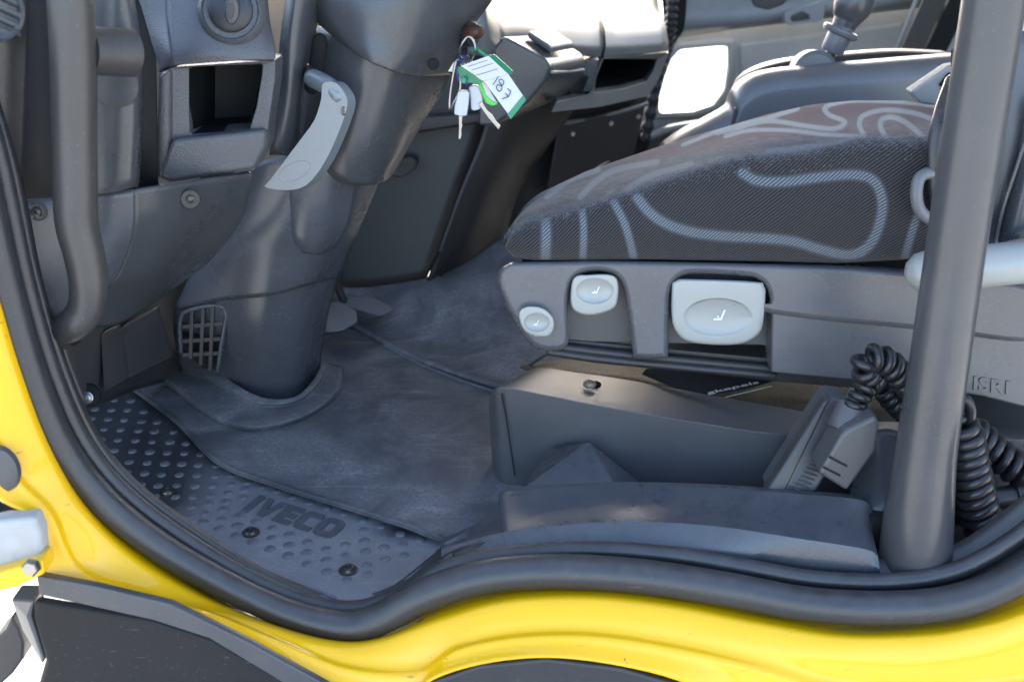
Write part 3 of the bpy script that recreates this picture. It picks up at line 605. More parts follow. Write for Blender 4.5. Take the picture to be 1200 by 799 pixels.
# ================================================================== STEERING COLUMN
stc = thing('steering_column', 'tall grey plastic steering column housing standing on the footwell floor', 'steering column', P(330, 465, 1.62))
patch('upper_shroud', [PL([(352, -40, 1.56), (392, -40, 1.50), (460, -40, 1.49), (535, -40, 1.54), (600, -40, 1.68)], 0), PL([(358, 0, 1.54), (390, 0, 1.49), (460, 0, 1.475), (525, 0, 1.53), (576, 2, 1.66)], 0), PL([(372, 26, 1.53), (400, 34, 1.485), (452, 46, 1.47), (510, 48, 1.52), (553, 34, 1.64)], 0), PL([(384, 38, 1.525), (412, 58, 1.48), (446, 74, 1.465), (484, 84, 1.50), (533, 78, 1.62)], 0), PL([(386, 40, 1.53), (414, 61, 1.485), (446, 78, 1.472), (484, 88, 1.508), (530, 88, 1.63)], 0), PL([(387, 41, 1.56), (415, 62, 1.515), (446, 79, 1.505), (484, 89, 1.54), (529, 88.5, 1.66)], 0)], M['dash'], stc, solid=.004, n=(8, 8))
patch('lower_shroud', [PL([(368, 30, 1.56), (410, 40, 1.50), (450, 60, 1.488), (490, 70, 1.53), (530, 75, 1.66)], 0), PL([(362, 90, 1.55), (400, 100, 1.497), (440, 105, 1.49), (480, 108, 1.53), (523, 100, 1.66)], 0), PL([(352, 160, 1.55), (390, 160, 1.50), (430, 165, 1.495), (470, 160, 1.54), (492, 150, 1.65)], 0), PL([(362, 186, 1.56), (385, 196, 1.51), (420, 206, 1.505), (450, 203, 1.54), (467, 194, 1.64)], 0), PL([(372, 200, 1.57), (390, 210, 1.525), (420, 217, 1.52), (448, 213, 1.55), (460, 205, 1.64)], 0), PL([(374, 201, 1.60), (391, 211, 1.56), (420, 218, 1.555), (447, 214, 1.58), (459, 206, 1.66)], 0)], M['dash'], stc, solid=.004, n=(8, 8))
patch('left_cheek', [PL([(340, -40, 1.50), (352, -40, 1.485), (372, -40, 1.50), (392, -40, 1.54)], 0), PL([(328, 48, 1.49), (340, 40, 1.475), (358, 26, 1.49), (372, 30, 1.53)], 0), PL([(324, 110, 1.49), (336, 110, 1.475), (352, 100, 1.49), (356, 100, 1.54)], 0), PL([(316, 176, 1.49), (324, 174, 1.478), (342, 178, 1.49), (350, 180, 1.54)], 0), PL([(318, 182, 1.52), (328, 182, 1.51), (342, 183, 1.52), (350, 184, 1.55)], 0)], M['dash'], stc, solid=.004, n=(6, 8))
tube('lever_slot', PL([(375, 48), (372, 75), (365, 102)], 1.528), [.010, .012, .010], M['hole'], stc, n=14, flat=((1, 0, 0), .35))
patch('pedestal_cover', [PL([(278, 205, 1.56), (320, 185, 1.535), (370, 185, 1.525), (415, 200, 1.55), (448, 205, 1.66)], 0), PL([(255, 270, 1.57), (292, 262, 1.54), (345, 258, 1.528), (395, 262, 1.56), (424, 262, 1.67)], 0), PL([(225, 320, 1.58), (275, 305, 1.555), (325, 300, 1.54), (380, 298, 1.565), (408, 300, 1.68)], 0), PL([(203, 363, 1.59), (262, 352, 1.57), (315, 347, 1.55), (362, 334, 1.575), (396, 326, 1.69)], 0)], M['dash2'], stc, solid=.004, n=(8, 8))
patch('pedestal_base', [PL([(205, 352, 1.605), (262, 344, 1.578), (315, 340, 1.558), (362, 326, 1.582), (400, 316, 1.70)], 0), PL([(203, 385, 1.615), (260, 385, 1.590), (310, 390, 1.568), (360, 375, 1.60), (386, 362, 1.70)], 0), PL([(208, 420, 1.65), (258, 420, 1.615), (305, 430, 1.588), (350, 425, 1.61), (378, 410, 1.70)], 0), PL([(212, 436, 1.68), (255, 445, 1.64), (300, 468, 1.605), (348, 469, 1.62), (373, 447, 1.69)], 0), PL([(212, 446, 1.68), (255, 455, 1.64), (300, 480, 1.605), (348, 479, 1.62), (373, 457, 1.69)], 0)], M['dash2'], stc, solid=.004, n=(8, 8))
patch('column_boss', [PL([(330, 190, 1.537), (350, 190, 1.519), (385, 200, 1.517), (418, 208, 1.547)], 0), PL([(326, 240, 1.542), (346, 240, 1.522), (380, 245, 1.522), (412, 250, 1.557)], 0), PL([(332, 275, 1.547), (350, 278, 1.527), (376, 280, 1.532), (400, 280, 1.567)], 0), PL([(345, 294, 1.557), (358, 297, 1.540), (372, 298, 1.545), (384, 297, 1.577)], 0)], M['dash2'], stc, solid=.004, n=(8, 8))
vg = prism('vent_grille', [P(a, b, 1.598 + (260 - a) * .0003) for a, b in [(214, 372), (224, 364), (261, 362), (258, 400), (253, 433), (238, 432), (213, 410)]], .012, M['hole'], stc, bevel=0)
def bar(a, b, y, t, mat, parent, name='vent_bar'):
    p, q = P(*a, y), P(*b, y); d = (q - p).normalized(); n = Vector((-d.z, 0, d.x)) * t
    return mk(name, [p - n, q - n, q + n, p + n], [(0, 1, 2, 3)], mat, parent, smooth=False, solid=.006)
for a, b in (((213, 383), (261, 379)), ((213, 400), (259, 397)), ((214, 416), (256, 414))):
    bar(a, b, 1.586, .0030, M['dark'], vg)
for a, b in (((225, 362), (223, 420)), ((238, 361), (235, 428)), ((249, 360), (246, 434))):
    bar(a, b, 1.584, .0026, M['dark'], vg)
tube('grille_frame', [P(a, b, 1.585 ) for a, b in [(212, 412), (211, 376), (222, 363), (263, 360), (260, 400), (255, 434)]], .0035, M['dash2'], stc, n=8, sub=3)
lathe('screw_cup', [(.008, 0), (.0075, .001), (.005, -.003), (.0004, -.004)], P(508, 75, 1.512), (.35, -1, 0), M['black'], stc)
# release lever
lv = thing('release_lever', 'silver painted column adjustment lever with a thumb dimple', 'lever', P(385, 110, 1.44))
prism('blade', PL([(378, 98), (393, 97), (404, 110), (407, 122), (402, 142), (386, 180), (370, 206), (352, 221), (326, 223), (310, 219), (316, 211), (350, 166), (368, 141), (376, 116)], 1.435), .018, M['lever'], lv, bevel=.004, seg=3, rnd=3, vec=(.009, .014, -.002))
tube('pivot', PL([(367, 92, 1.47), (384, 101, 1.45), (396, 112, 1.445)], 0), .0125, M['lever'], lv, n=20)
tube('pivot_rod', PL([(360, 82, 1.53), (366, 90, 1.475)], 0), .008, M['handle'], lv, n=12)
dm = [P(345 + 18 * math.cos(a) + 5 * math.sin(a) , 201 - 10 * math.cos(a) * .9 + 9 * math.sin(a), 1.4345) for a in np.linspace(0, 2 * math.pi, 24, endpoint=False)]
prism('thumb_dimple', dm, .002, M['lever'], lv, bevel=.0006)
lathe('lever_screw', [(.006, .002), (.0045, .0025), (.004, 0), (.0004, 0)], P(402, 130, 1.436), (.6, -1, 0), M['bolt'], lv, sq=((0, 0, 1), .6))

# ================================================================== PEDALS
for nm, lab, pts, y, arm in (('brake_pedal', 'worn black rubber brake pedal beside the column foot', [(372, 358), (398, 352), (419, 364), (420, 377), (402, 387), (384, 389), (370, 380)], 1.78, [(376, 372), (384, 345), (395, 318)]),
                        ('accelerator_pedal', 'flat dark accelerator pedal to the right of the brake pedal', [(392, 352), (410, 347), (440, 349), (459, 358), (461, 364), (446, 370), (425, 364), (400, 358)], 1.86, [(402, 352), (396, 335), (398, 318)])):
    t_ = thing(nm, lab, 'pedal', P(pts[0][0], pts[0][1], y))
    prism('pad', [P(a, b, y + (380 - b) * .0022) for a, b in pts], 0, M['console'], t_, bevel=.004, vec=(-.02, .02, -.016))
    tube('arm', PL(arm, y + .06), .008, M['dark'], t_, n=10)

# ================================================================== KEYS
K = lambda a, b, y=1.50: P(500 + a / 6.143, 40 + b / 6.143, y)
ign = thing('ignition_lock', 'ignition lock barrel in the column side above the keys', 'ignition lock', P(545, 40, 1.62))
lathe('barrel', [(.018, -.03), (.018, .01), (.014, .012), (.0005, .012)], P(547, 40, 1.62), (1, -.6, .1), M['dark'], ign)
lathe('key_head_in_lock', [(.008, -.01), (.012, .006), (.008, .016), (.0005, .017)], P(552, 38, 1.595), (1, -.6, .1), M['red'], ign, n=16)
ks = thing('key_bunch', 'bunch of keys with white heads hanging from the ignition', 'keys', K(290, 60))
tube('key_ring', cr([K(235, 150, 1.51), K(250, 80), K(295, 22), K(335, 50), K(350, 120), K(320, 170, 1.515), K(270, 185, 1.52)], 6, True) + [K(235, 150, 1.51)], .0016, M['metal'], ks, n=8, smoothpath=False)
tube('key_ring', cr([K(210, 200, 1.495), K(170, 420, 1.495), K(165, 540, 1.495), K(190, 500, 1.505), K(240, 390, 1.507), K(230, 240, 1.505)], 6, True) + [K(210, 200, 1.495)], .0020, M['metal'], ks, n=8, smoothpath=False)
k1 = prism('key_head', [K(*a) for a in [(232, 412), (290, 408), (308, 428), (303, 500), (290, 590), (250, 596), (195, 582), (200, 520), (222, 425)]], .010, M['white'], ks, bevel=.003, seg=3)
b1 = prism('blade', [K(a, b, 1.503) for a, b in [(230, 585), (259, 588), (254, 640), (258, 660), (250, 690), (252, 730), (244, 758), (228, 755), (232, 680)]], .003, M['metal'], ks, bevel=.0006); b1.parent = k1
k2 = prism('key_head', [K(a, b, 1.512) for a, b in [(300, 388), (330, 368), (370, 370), (400, 440), (406, 490), (385, 545), (340, 556), (318, 545), (314, 470)]], .010, M['white'], ks, bevel=.003, seg=3)
b1 = prism('blade', [K(a, b, 1.508) for a, b in [(372, 502), (395, 488), (440, 560), (470, 580), (500, 630), (532, 662), (518, 690), (440, 600)]], .003, M['metal'], ks, bevel=.0006); b1.parent = k2
prism('blue_fob', [K(a, b, 1.525) for a, b in [(222, 165), (290, 148), (335, 200), (330, 350), (290, 380), (215, 345), (205, 260)]], .006, M['blue'], ks, bevel=.002)
prism('small_key', [K(a, b, 1.494) for a, b in [(150, 272), (195, 200), (208, 215), (185, 275)]], .003, M['metal'], ks, bevel=.0005)
prism('lime_fob', [K(a, b, 1.509) for a, b in [(366, 350), (392, 348), (430, 440), (480, 486), (512, 492), (508, 512), (470, 520), (425, 500), (400, 440)]], .005, M['lime'], ks, bevel=.0015)
prism('fob_card', [K(a, b, 1.510) for a, b in [(392, 345), (420, 345), (500, 485), (480, 490), (430, 455)]], .003, M['paper'], ks, bevel=.0005)
for kk in range(4):
    tube('key_edge', [K(250 + kk * 22, 222 - kk * 8, 1.50), K(285 + kk * 16, 165 - kk * 2, 1.512)], .0016, M['metal'], ks, n=6, smoothpath=False)
tg = thing('key_tag', 'green plastic key tag with a white handwritten number card', 'key tag', K(440, 160))
mk_ = lambda nm, l, mat, th, bv=.0004: prism(nm, [K(a, b, y) for a, b, y in l], th, mat, tg, bevel=bv)
mk_('tag_back', [(212, 242, 1.502), (250, 228, 1.502), (408, 342, 1.496), (372, 368, 1.498), (300, 350, 1.502), (236, 310, 1.503)], M['green'], .002)
cu = mk_('card_fold', [(245, 231, 1.482), (445, 158, 1.484), (588, 290, 1.494), (412, 340, 1.491)], M['paper'], .0012)
cl = mk_('number_card', [(412, 340, 1.492), (588, 290, 1.495), (696, 448, 1.492), (590, 582, 1.488)], M['paper'], .0012)
mk_('tag_end', [(694, 442, 1.491), (714, 480, 1.490), (606, 616, 1.486), (580, 580, 1.487)], M['green'], .0022)
mk_('tag_flap', [(445, 156, 1.508), (490, 148, 1.510), (524, 180, 1.508), (622, 268, 1.500), (612, 290, 1.498), (586, 290, 1.4945)], M['green'], .0022)
tube('tag_loop', [K(330, 120, 1.512), K(365, 112, 1.508), (K(415, 150, 1.507)), K(445, 165, 1.509)], .0028, M['green'], tg, n=8)
lathe('tag_peg', [(.004, -.004), (.004, .004), (.0004, .005)], K(265, 335, 1.497), (0, -1, .2), M['green'], tg, n=12)
def pen(l, par, r=.00055, y0=1.4875):
    o = tube('pen_stroke', [K(a, b, 1.492 - (b - 340) * .000015 - .0016) for a, b in l], r, M['ink'], tg, n=6, sub=5, flat=((0, 1, 0), 1)); o.parent = par
pen([(478, 366), (516, 308)], cl)
pen([(542, 372), (520, 340), (535, 326), (556, 346), (540, 375), (510, 366), (503, 392), (522, 414), (541, 398), (538, 372)], cl)
pen([(583, 396), (594, 403), (606, 414)], cl); pen([(606, 414), (598, 434), (590, 452)], cl); pen([(590, 452), (566, 460), (543, 468)], cl); pen([(566, 426), (577, 440), (588, 452)], cl)
for l, yy in (([(298, 236), (440, 188)], 1.4826), ([(322, 262), (478, 212)], 1.4848), ([(352, 300), (512, 252)], 1.4872)):
    o = tube('card_line', [K(a, b, yy) for a, b in l], .0003, M['ink'], tg, n=5, smoothpath=False); o.parent = cu

# ================================================================== CENTRE BULKHEAD AND DASH
bk = thing('lower_bulkhead', 'dark lower dash panels in the shade behind the steering column', 'dashboard panel', P(520, 300, 2.05))
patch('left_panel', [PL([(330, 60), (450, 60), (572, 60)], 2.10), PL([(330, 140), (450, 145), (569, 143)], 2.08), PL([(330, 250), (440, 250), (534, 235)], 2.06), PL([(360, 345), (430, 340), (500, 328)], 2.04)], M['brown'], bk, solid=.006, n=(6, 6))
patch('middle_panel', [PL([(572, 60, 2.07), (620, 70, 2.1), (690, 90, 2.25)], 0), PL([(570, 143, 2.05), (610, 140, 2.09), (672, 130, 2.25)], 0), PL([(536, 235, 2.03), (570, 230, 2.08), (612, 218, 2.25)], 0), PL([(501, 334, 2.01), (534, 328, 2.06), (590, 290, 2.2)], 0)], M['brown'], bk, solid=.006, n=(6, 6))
prism('ledge', PL([(430, 142), (572, 132), (570, 144), (484, 157), (430, 160)], 2.04), .03, M['dark'], bk, bevel=.005)
lathe('knee_dimple', [(.03, 0), (.028, .004), (.018, -.002), (.0005, -.003)], P(474, 194, 2.05), (.2, -1, .1), M['brown'], bk, sq=((1, 0, .6), .6))
for a, b in ((505, 312), (520, 316)):
    prism('slot', PL([(a - 6, b + 8), (a + 8, b - 16), (a + 11, b - 15), (a - 3, b + 9)], 2.0), .01, M['black'], bk, bevel=.001)
cdash = thing('centre_dashboard', 'sunlit grey dashboard with open tray across the far side of the cab', 'dashboard', P(700, 80, 2.4))
patch('dash_top', [PL([(560, -20, 2.75), (620, -24, 2.95), (700, -28, 3.05), (770, -30, 3.25)], 0), PL([(572, 6, 2.30), (625, 6, 2.45), (698, 8, 2.65), (772, 6, 3.0)], 0), PL([(582, 26, 2.10), (632, 26, 2.18), (706, 30, 2.42), (779, 28, 2.75)], 0), PL([(588, 46, 2.02), (640, 48, 2.10), (708, 52, 2.34), (783, 48, 2.68)], 0), PL([(590, 62, 2.05), (642, 62, 2.12), (706, 67, 2.33), (784, 60, 2.67)], 0)], M['dashgrey'], cdash, solid=.008, n=(8, 8))
tube('windscreen_trim', PL([(590, -6, 2.5), (620, 5, 2.55), (660, 9, 2.62), (688, 5, 2.7), (702, -6, 2.8)], 0), .007, M['black'], cdash, n=8)
tube('dash_seam', PL([(696, 4, 2.68), (705, 25, 2.43), (708.5, 50, 2.335), (706, 67, 2.32)], 0), .003, M['black'], cdash, n=6)
patch('column_surround', [PL([(550, -30, 2.3), (566, -30, 2.2), (576, -10, 2.2)], 0), PL([(548, 20, 1.95), (568, 12, 1.93), (582, 26, 2.0)], 0), PL([(548, 64, 1.92), (572, 66, 1.92), (588, 64, 1.98)], 0)], M['dashgrey'], cdash, solid=.006, n=(6, 6))
o_ = [(705, 68), (784, 62), (772, 94), (760, 113), (702, 126), (646, 132), (652, 120), (690, 111)]
i_ = [(708, 69), (770, 70), (765, 84), (757, 96), (730, 104), (696, 109), (696, 108), (700, 85)]
yq = lambda a: 2.30 + (a[0] - 700) * .0045
ringprism('tray_frame', [P(a[0], a[1], yq(a)) for a in o_], [P(a[0], a[1], yq(a) + .01) for a in i_], .05, M['dashgrey'], cdash, bevel=.008)
ci = [P(a[0], a[1], yq(a) + .03) for a in [(694, 66), (778, 66), (762, 100), (692, 112)]]; cbk = [p + Vector((-.1, .16, .0)) for p in ci]
mk('tray_well', ci + cbk, [(0, 1, 5, 4), (1, 2, 6, 5), (2, 3, 7, 6), (3, 0, 4, 7), (4, 5, 6, 7)], M['hole'], cdash, smooth=False)
prism('tray_side', PL([(684, 70), (703, 70), (694, 108), (672, 110)], 2.25), .05, M['dash'], cdash, bevel=.004)
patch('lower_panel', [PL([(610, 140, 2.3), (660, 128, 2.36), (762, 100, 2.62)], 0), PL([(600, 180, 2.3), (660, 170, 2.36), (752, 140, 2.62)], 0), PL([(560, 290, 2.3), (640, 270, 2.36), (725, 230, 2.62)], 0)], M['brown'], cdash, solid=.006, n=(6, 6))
prism('pocket', PL([(655, 146, 2.28), (757, 123, 2.54), (742, 185, 2.54), (640, 230, 2.28)], 0), .04, M['dark'], cdash, bevel=.006)
tube('pocket_edge', PL([(652, 146, 2.275), (700, 138, 2.4), (758, 122, 2.535)], 0), .005, M['dashgrey'], cdash, n=8)
for a, b, y in ((716, 145, 2.41), (748, 137, 2.50), (671, 157, 2.30)):
    lathe('screw', [(.006, 0), (.004, .003), (.0004, .003)], P(a, b, y - .012), (0, -1, 0), M['metal'], cdash, n=10)
pod = thing('switch_pod', 'angular dark pod with a pale switch block on its top', 'switch panel', P(620, 100, 1.95))
nr = PL([(589, 42), (641, 70), (645, 82), (640, 95), (618, 122), (578, 148), (560, 148), (560, 100), (575, 60)], 1.95)
fr_ = PL([(650, 40), (683, 64), (687, 74), (685, 85), (664, 112), (620, 132), (600, 132), (600, 90), (630, 50)], 2.2)
m = len(nr); mk('pod_body', nr + fr_, [tuple(range(m)), tuple(reversed(range(m, 2 * m)))] + [((k + 1) % m, k, k + m, (k + 1) % m + m) for k in range(m)], M['dash'], pod, bevel=.006)
a_ = P(622, 44, 2.02); prism('switch_block', [P(618, 45, 2.03), P(645, 63, 1.985), P(672, 58, 2.10), P(645, 41, 2.14)], 0, M['console'], pod, bevel=.004, vec=(0.0, -.002, .013))
tube('pod_edge', PL([(647, 85, 1.953), (665, 84, 2.08), (684, 82, 2.19)], 0), .003, M['greydoor'], pod, n=8)

# ================================================================== PASSENGER DOOR
pd = thing('passenger_door', 'closed far door with grey trim panel and low kerb window', 'door', P(900, 130, 3.2))
o_ = [(740, 50), (780, 42), (880, 30), (1160, 0), (1180, 120), (1100, 200), (900, 230), (720, 250), (725, 160), (735, 100)]
i_ = [(786, 70), (796, 58), (840, 54), (855, 54), (855, 78), (851, 106), (838, 124), (812, 132), (772, 134), (772, 110)]
ringprism('door_panel', PL(o_, 3.2), PL(i_, 3.2), .05, M['greydoor'], pd, bevel=.006)
ringprism('window_frame', PL([(778, 66), (794, 50), (842, 46), (862, 46), (862, 80), (858, 110), (844, 130), (812, 139), (764, 141), (764, 110)], 3.185), PL([(787, 71), (797, 59), (840, 55), (854, 55), (854, 78), (850, 106), (837, 123), (812, 131), (773, 133), (773, 110)], 3.18), .03, M['greydoor'], pd, bevel=.008)
mk('window_pane', PL([(770, 50), (860, 50), (860, 138), (768, 138)], 3.225), [(0, 1, 2, 3)], M['glass'], pd, smooth=False, solid=.004)
patch('armrest', [PL([(770, -40, 3.16), (800, -40, 3.14), (900, -40, 3.14), (1180, -60, 3.14)], 0), PL([(780, 10, 3.10), (805, 8, 3.06), (900, 2, 3.06), (1180, -30, 3.06)], 0), PL([(785, 36, 3.10), (806, 34, 3.06), (900, 24, 3.06), (1180, -12, 3.06)], 0), PL([(786, 46, 3.16), (806, 43, 3.14), (900, 30, 3.14), (1180, -2, 3.14)], 0)], M['bluegrey'], pd, solid=.01, n=(6, 6))
prism('armrest_recess', PL([(878, -10), (930, -10), (918, 6), (900, 13), (884, 8)], 3.05), .02, M['dark'], pd, bevel=.004)
dh = ringprism('door_handle', PL([(920, 14), (962, 2), (968, 4), (966, 22), (960, 26), (924, 30), (920, 26), (919, 20)], 3.035), PL([(927, 20), (940, 14), (948, 18), (950, 22), (946, 24), (930, 26), (928, 25), (927, 23)], 3.035), .03, M['bluegrey'], pd, bevel=.004)
prism('trim_insert', PL([(866, 52), (1060, 26), (1050, 100), (940, 140), (868, 150)], 3.19), .02, M['greydoor'], pd, bevel=.01)
prism('door_pocket', PL([(765, 160), (800, 148), (850, 140), (900, 132), (900, 240), (740, 260), (755, 175)], 3.15), .04, M['dark'], pd, bevel=.008)
tube('pocket_rim', PL([(762, 160), (790, 150), (850, 141), (905, 132)], 3.14), .010, M['greydoor'], pd, n=10)
fs = thing('far_door_seal', 'ribbed dark rubber boot and seal by the far dash corner', 'door seal', P(790, 40, 3.0))
patch('pillar_gap', [PL([(770, -40), (790, -40), (806, -40)], 3.05), PL([(778, 30), (788, 30), (802, 30)], 3.05), PL([(770, 90), (780, 80), (788, 60)], 3.05), PL([(740, 180), (752, 178), (762, 160)], 3.05), PL([(715, 240), (735, 240), (752, 240)], 3.05)], M['black'], fs, n=(4, 6))
tube('bellows', PL([(789, -20), (787, 20), (783, 52), (770, 95), (757, 160)], 3.02), lambda s: .015 + .003 * math.sin(s * 2 * math.pi * 17), M['dark'], fs, n=12, sub=30)
pb = thing('passenger_seat_belt', 'dark diagonal belt strap in front of the far door', 'seat belt', P(1080, 60, 2.9))
prism('strap', PL([(1100, -40), (1128, -40), (1076, 72), (1050, 72)], 2.9), .006, M['brown'], pb, bevel=.001)
prism('pillar_strip', PL([(1132, -40), (1160, -40), (1104, 72), (1078, 72)], 2.95), .02, M['black'], pb, bevel=.002)
tube('chrome_edge', PL([(1086, -30), (1062, 30), (1046, 72)], 3.0), .006, M['greydoor'], pb, n=8)
ps = thing('passenger_bench', 'dark cushion edge of the far seat behind the console', 'seat', P(950, 110, 2.5))
tube('cushion_edge', PL([(872, 112), (880, 99), (910, 88), (960, 81), (1040, 75), (1100, 77)], 2.5), .032, M['dark'], ps, n=16)

# ================================================================== CONSOLE AND GEAR LEVER
cn = thing('tunnel_console', 'grey rounded console tray between the two seats', 'console', P(950, 150, 2.0))
prof = [(780, 180), (803, 164), (830, 150), (858, 133), (868, 112), (886, 98), (915, 91), (960, 87), (1040, 80), (1130, 73), (1220, 68)]
A = [P(a, b, 1.98) for a, b in prof]
rows = [[p + Vector((0, .10, -.03)) for p in A], [p + Vector((0, .06, .000)) for p in A], [p + Vector((0, .03, .004)) for p in A], [p + Vector((0, .008, 0)) for p in A], [p + Vector((.002, -.008, -.012)) for p in A], [p + Vector((.004, -.012, -.05)) for p in A], [p + Vector((.004, -.012, -.25)) for p in A]]
patch('console_shell', rows, M['console'], cn, solid=.006, n=(6, 5))
tube('console_seam', [P(862, 128, 1.962), P(858, 150, 1.962), P(855, 175, 1.962)], .003, M['dash'], cn, n=6)
gl = thing('gear_lever', 'grey gear lever with ball knob rising from the console', 'gear lever', P(955, 85, 2.05))
lathe('boot_disc', [(.001, .018), (.034, .018), (.041, .012), (.041, -.02)], P(953, 86, 2.05), (.05, -1, .1), M['console'], gl, n=36)
tube('shaft', PL([(966, 76, 2.08), (974, 62, 2.08), (980, 50, 2.08)], 0), .010, M['dash'], gl, n=14)
d_ = (P(1003, 4, 2.08) - P(975, 60, 2.08)).normalized()
lathe('collar', [(.019, 0), (.021, .004), (.023, .045), (.020, .052), (.0005, .052)], P(974, 62, 2.08), d_, M['console'], gl, n=24)
lathe('collar_ring', [(.026, 0), (.032, .002), (.034, .007), (.032, .012), (.026, .014)], P(983, 42, 2.08), d_, M['console'], gl, n=24)
lathe('neck', [(.020, 0), (.022, .01), (.024, .02)], P(986, 36, 2.08), d_, M['dash'], gl, n=24)
c0 = P(1001, 4, 2.08)
lathe('knob', [(.018, -.036), (.026, -.030), (.034, -.012), (.036, .002), (.034, .016), (.026, .030), (.012, .038), (.0005, .039)], c0, d_, M['dash'], gl, n=28)

# ================================================================== DRIVER SEAT
seat = thing('driver_seat', 'driver seat with worn striped cushion and grey adjuster skirt', 'seat', P(850, 430, 1.5))
def xz(l, y):
    A = np.array([tuple(P(a, b, y)) for a, b in l]); return A[:, 0], A[:, 2]
bx, bz = xz([(587, 286), (589, 297), (597, 305), (660, 305), (760, 304), (900, 306), (985, 308), (1060, 304), (1100, 296), (1200, 292)], 1.335)
sx, sz = xz([(590, 282), (597, 272), (614, 261), (674, 246), (740, 225), (818, 198), (860, 187), (920, 182), (1013, 164), (1092, 165), (1200, 170)], 1.345)
_t = [(587, 282, 1.36), (590, 268, 1.37), (597, 255, 1.39), (619, 236, 1.43), (640, 224, 1.47), (690, 200, 1.53), (760, 176, 1.58), (800, 163, 1.58), (850, 149, 1.58), (900, 134, 1.58), (950, 123, 1.58), (1000, 118, 1.58), (1060, 118, 1.58), (1105, 126, 1.58), (1200, 140, 1.58)]
_A = np.array([tuple(P(*q)) for q in _t]); tx, tz, ty = _A[:, 0] - (_A[:, 1] - 1.34) * .36, _A[:, 2], _A[:, 1]
xf, xe = float(bx[0]) - .006, float(P(1150, 250, 1.335).x)
tt = np.concatenate([np.linspace(0, 1, 60) ** 2 * .06, np.linspace(.06, 1, 330)[1:]])
NX = len(tt); secs = []
for t in tt:
    x = xf + (xe - xf) * t; s = min(1.0, (x - xf) / .06); cv = 1 - math.sqrt(max(0, 1 - (1 - s) ** 2.2))
    yn = 1.325 + .05 * cv; yf = 1.86 - .05 * cv
    zb, zs, zt = np.interp(x, bx, bz), np.interp(x, sx, sz), np.interp(x, tx, tz)
    e = math.sqrt(max(0, 1 - (1 - min(1.0, (x - xf) / .022)) ** 2)); zc = .55 * zb + .45 * zs
    zb, zs = zc + (zb - zc) * e, zc + (zs - zc) * e; yt = np.interp(x, tx, ty); zt = zs + max(.002, zt - zs) * e; zs2 = zs; h = zs2 - zb
    L = [(yn + .06, zb - .012), (yn + .022, zb - .004), (yn + .006, zb + .10 * h), (yn - .002, zb + .45 * h), (yn + .004, zb + .8 * h), (yn + .015, zs2),
         (yn + .018 + (yt - yn - .018) * .09, zs2 + (zt - zs2) * .28), (yn + .010 + (yt - yn - .010) * .28, zs2 + (zt - zs2) * .60), (yn + .010 + (yt - yn - .010) * .60, zs2 + (zt - zs2) * .87), (yt, zt), (yt * .6 + yf * .4, max(zb, zt - .32 * .4 * (yf - yt))), (yt * .3 + yf * .7, max(zb - .004, zt - .36 * .7 * (yf - yt))), (yf - .02, max(zb - .006, min(zb + .7 * h, zt - .40 * (yf - yt)))), (yf, max(zb - .008, min(zb + .4 * h, zt - .50 * (yf - yt)))), (yf - .03, zb - .01)]
    secs.append([Vector((x + max(0, a - 1.34) * .36, a, b)) for a, b in L])
SEC = [cr(s, 8) for s in secs]; NV = len(SEC[0]); seam_i = 5 * 8
verts = [p for s in SEC for p in s]
c_front = sum(SEC[0], Vector()) / NV
verts.append(c_front + Vector((-.004, 0, 0))); verts.append(sum(SEC[-1], Vector()) / NV)
faces = [(i * NV + j, (i + 1) * NV + j, (i + 1) * NV + (j + 1) % NV, i * NV + (j + 1) % NV) for i in range(NX - 1) for j in range(NV)]
faces += [(j, (j + 1) % NV, NX * NV) for j in range(NV)] + [((NX - 1) * NV + (j + 1) % NV, (NX - 1) * NV + j, NX * NV + 1) for j in range(NV)]
faces = [tuple(reversed(f)) for f in faces]
cu_ = mk('cushion', verts, faces, M['fabric'], seat, angle=180)
me = cu_.data
bm = bmesh.new(); bm.from_mesh(me); bmesh.ops.recalc_face_normals(bm, faces=bm.faces); bm.to_mesh(me); bm.free()
W = np.array([tuple(v) for v in verts]); pp = proj(W)
def polydist(p, line):
    best = np.full(len(p), 1e9)
    for (a, b) in zip(line[:-1], line[1:]):
        a, b = np.array(a, float), np.array(b, float); ab = b - a; t = np.clip(((p - a) @ ab) / max(1e-9, ab @ ab), 0, 1)
        best = np.minimum(best, np.hypot(*(p - a - t[:, None] * ab).T))
    return best
def smoothline(l): return [(v.x, v.y) for v in cr([Vector((a, b, 0)) for a, b in l], 5)]
side = [([(870, 203), (888, 212), (920, 213), (960, 208), (1000, 205), (1024, 212), (1034, 236), (1030, 265), (1018, 288), (996, 299), (960, 292), (930, 283), (890, 279), (850, 277), (810, 272), (780, 262), (760, 248), (747, 232)], 6.4),
        ([(639, 252), (640, 275), (639, 303)], 6.4), ([(682, 243), (684, 270), (683, 304)], 4.5), ([(719, 236), (733, 265), (743, 303)], 5), ([(1076, 250), (1067, 278), (1060, 303)], 5)]
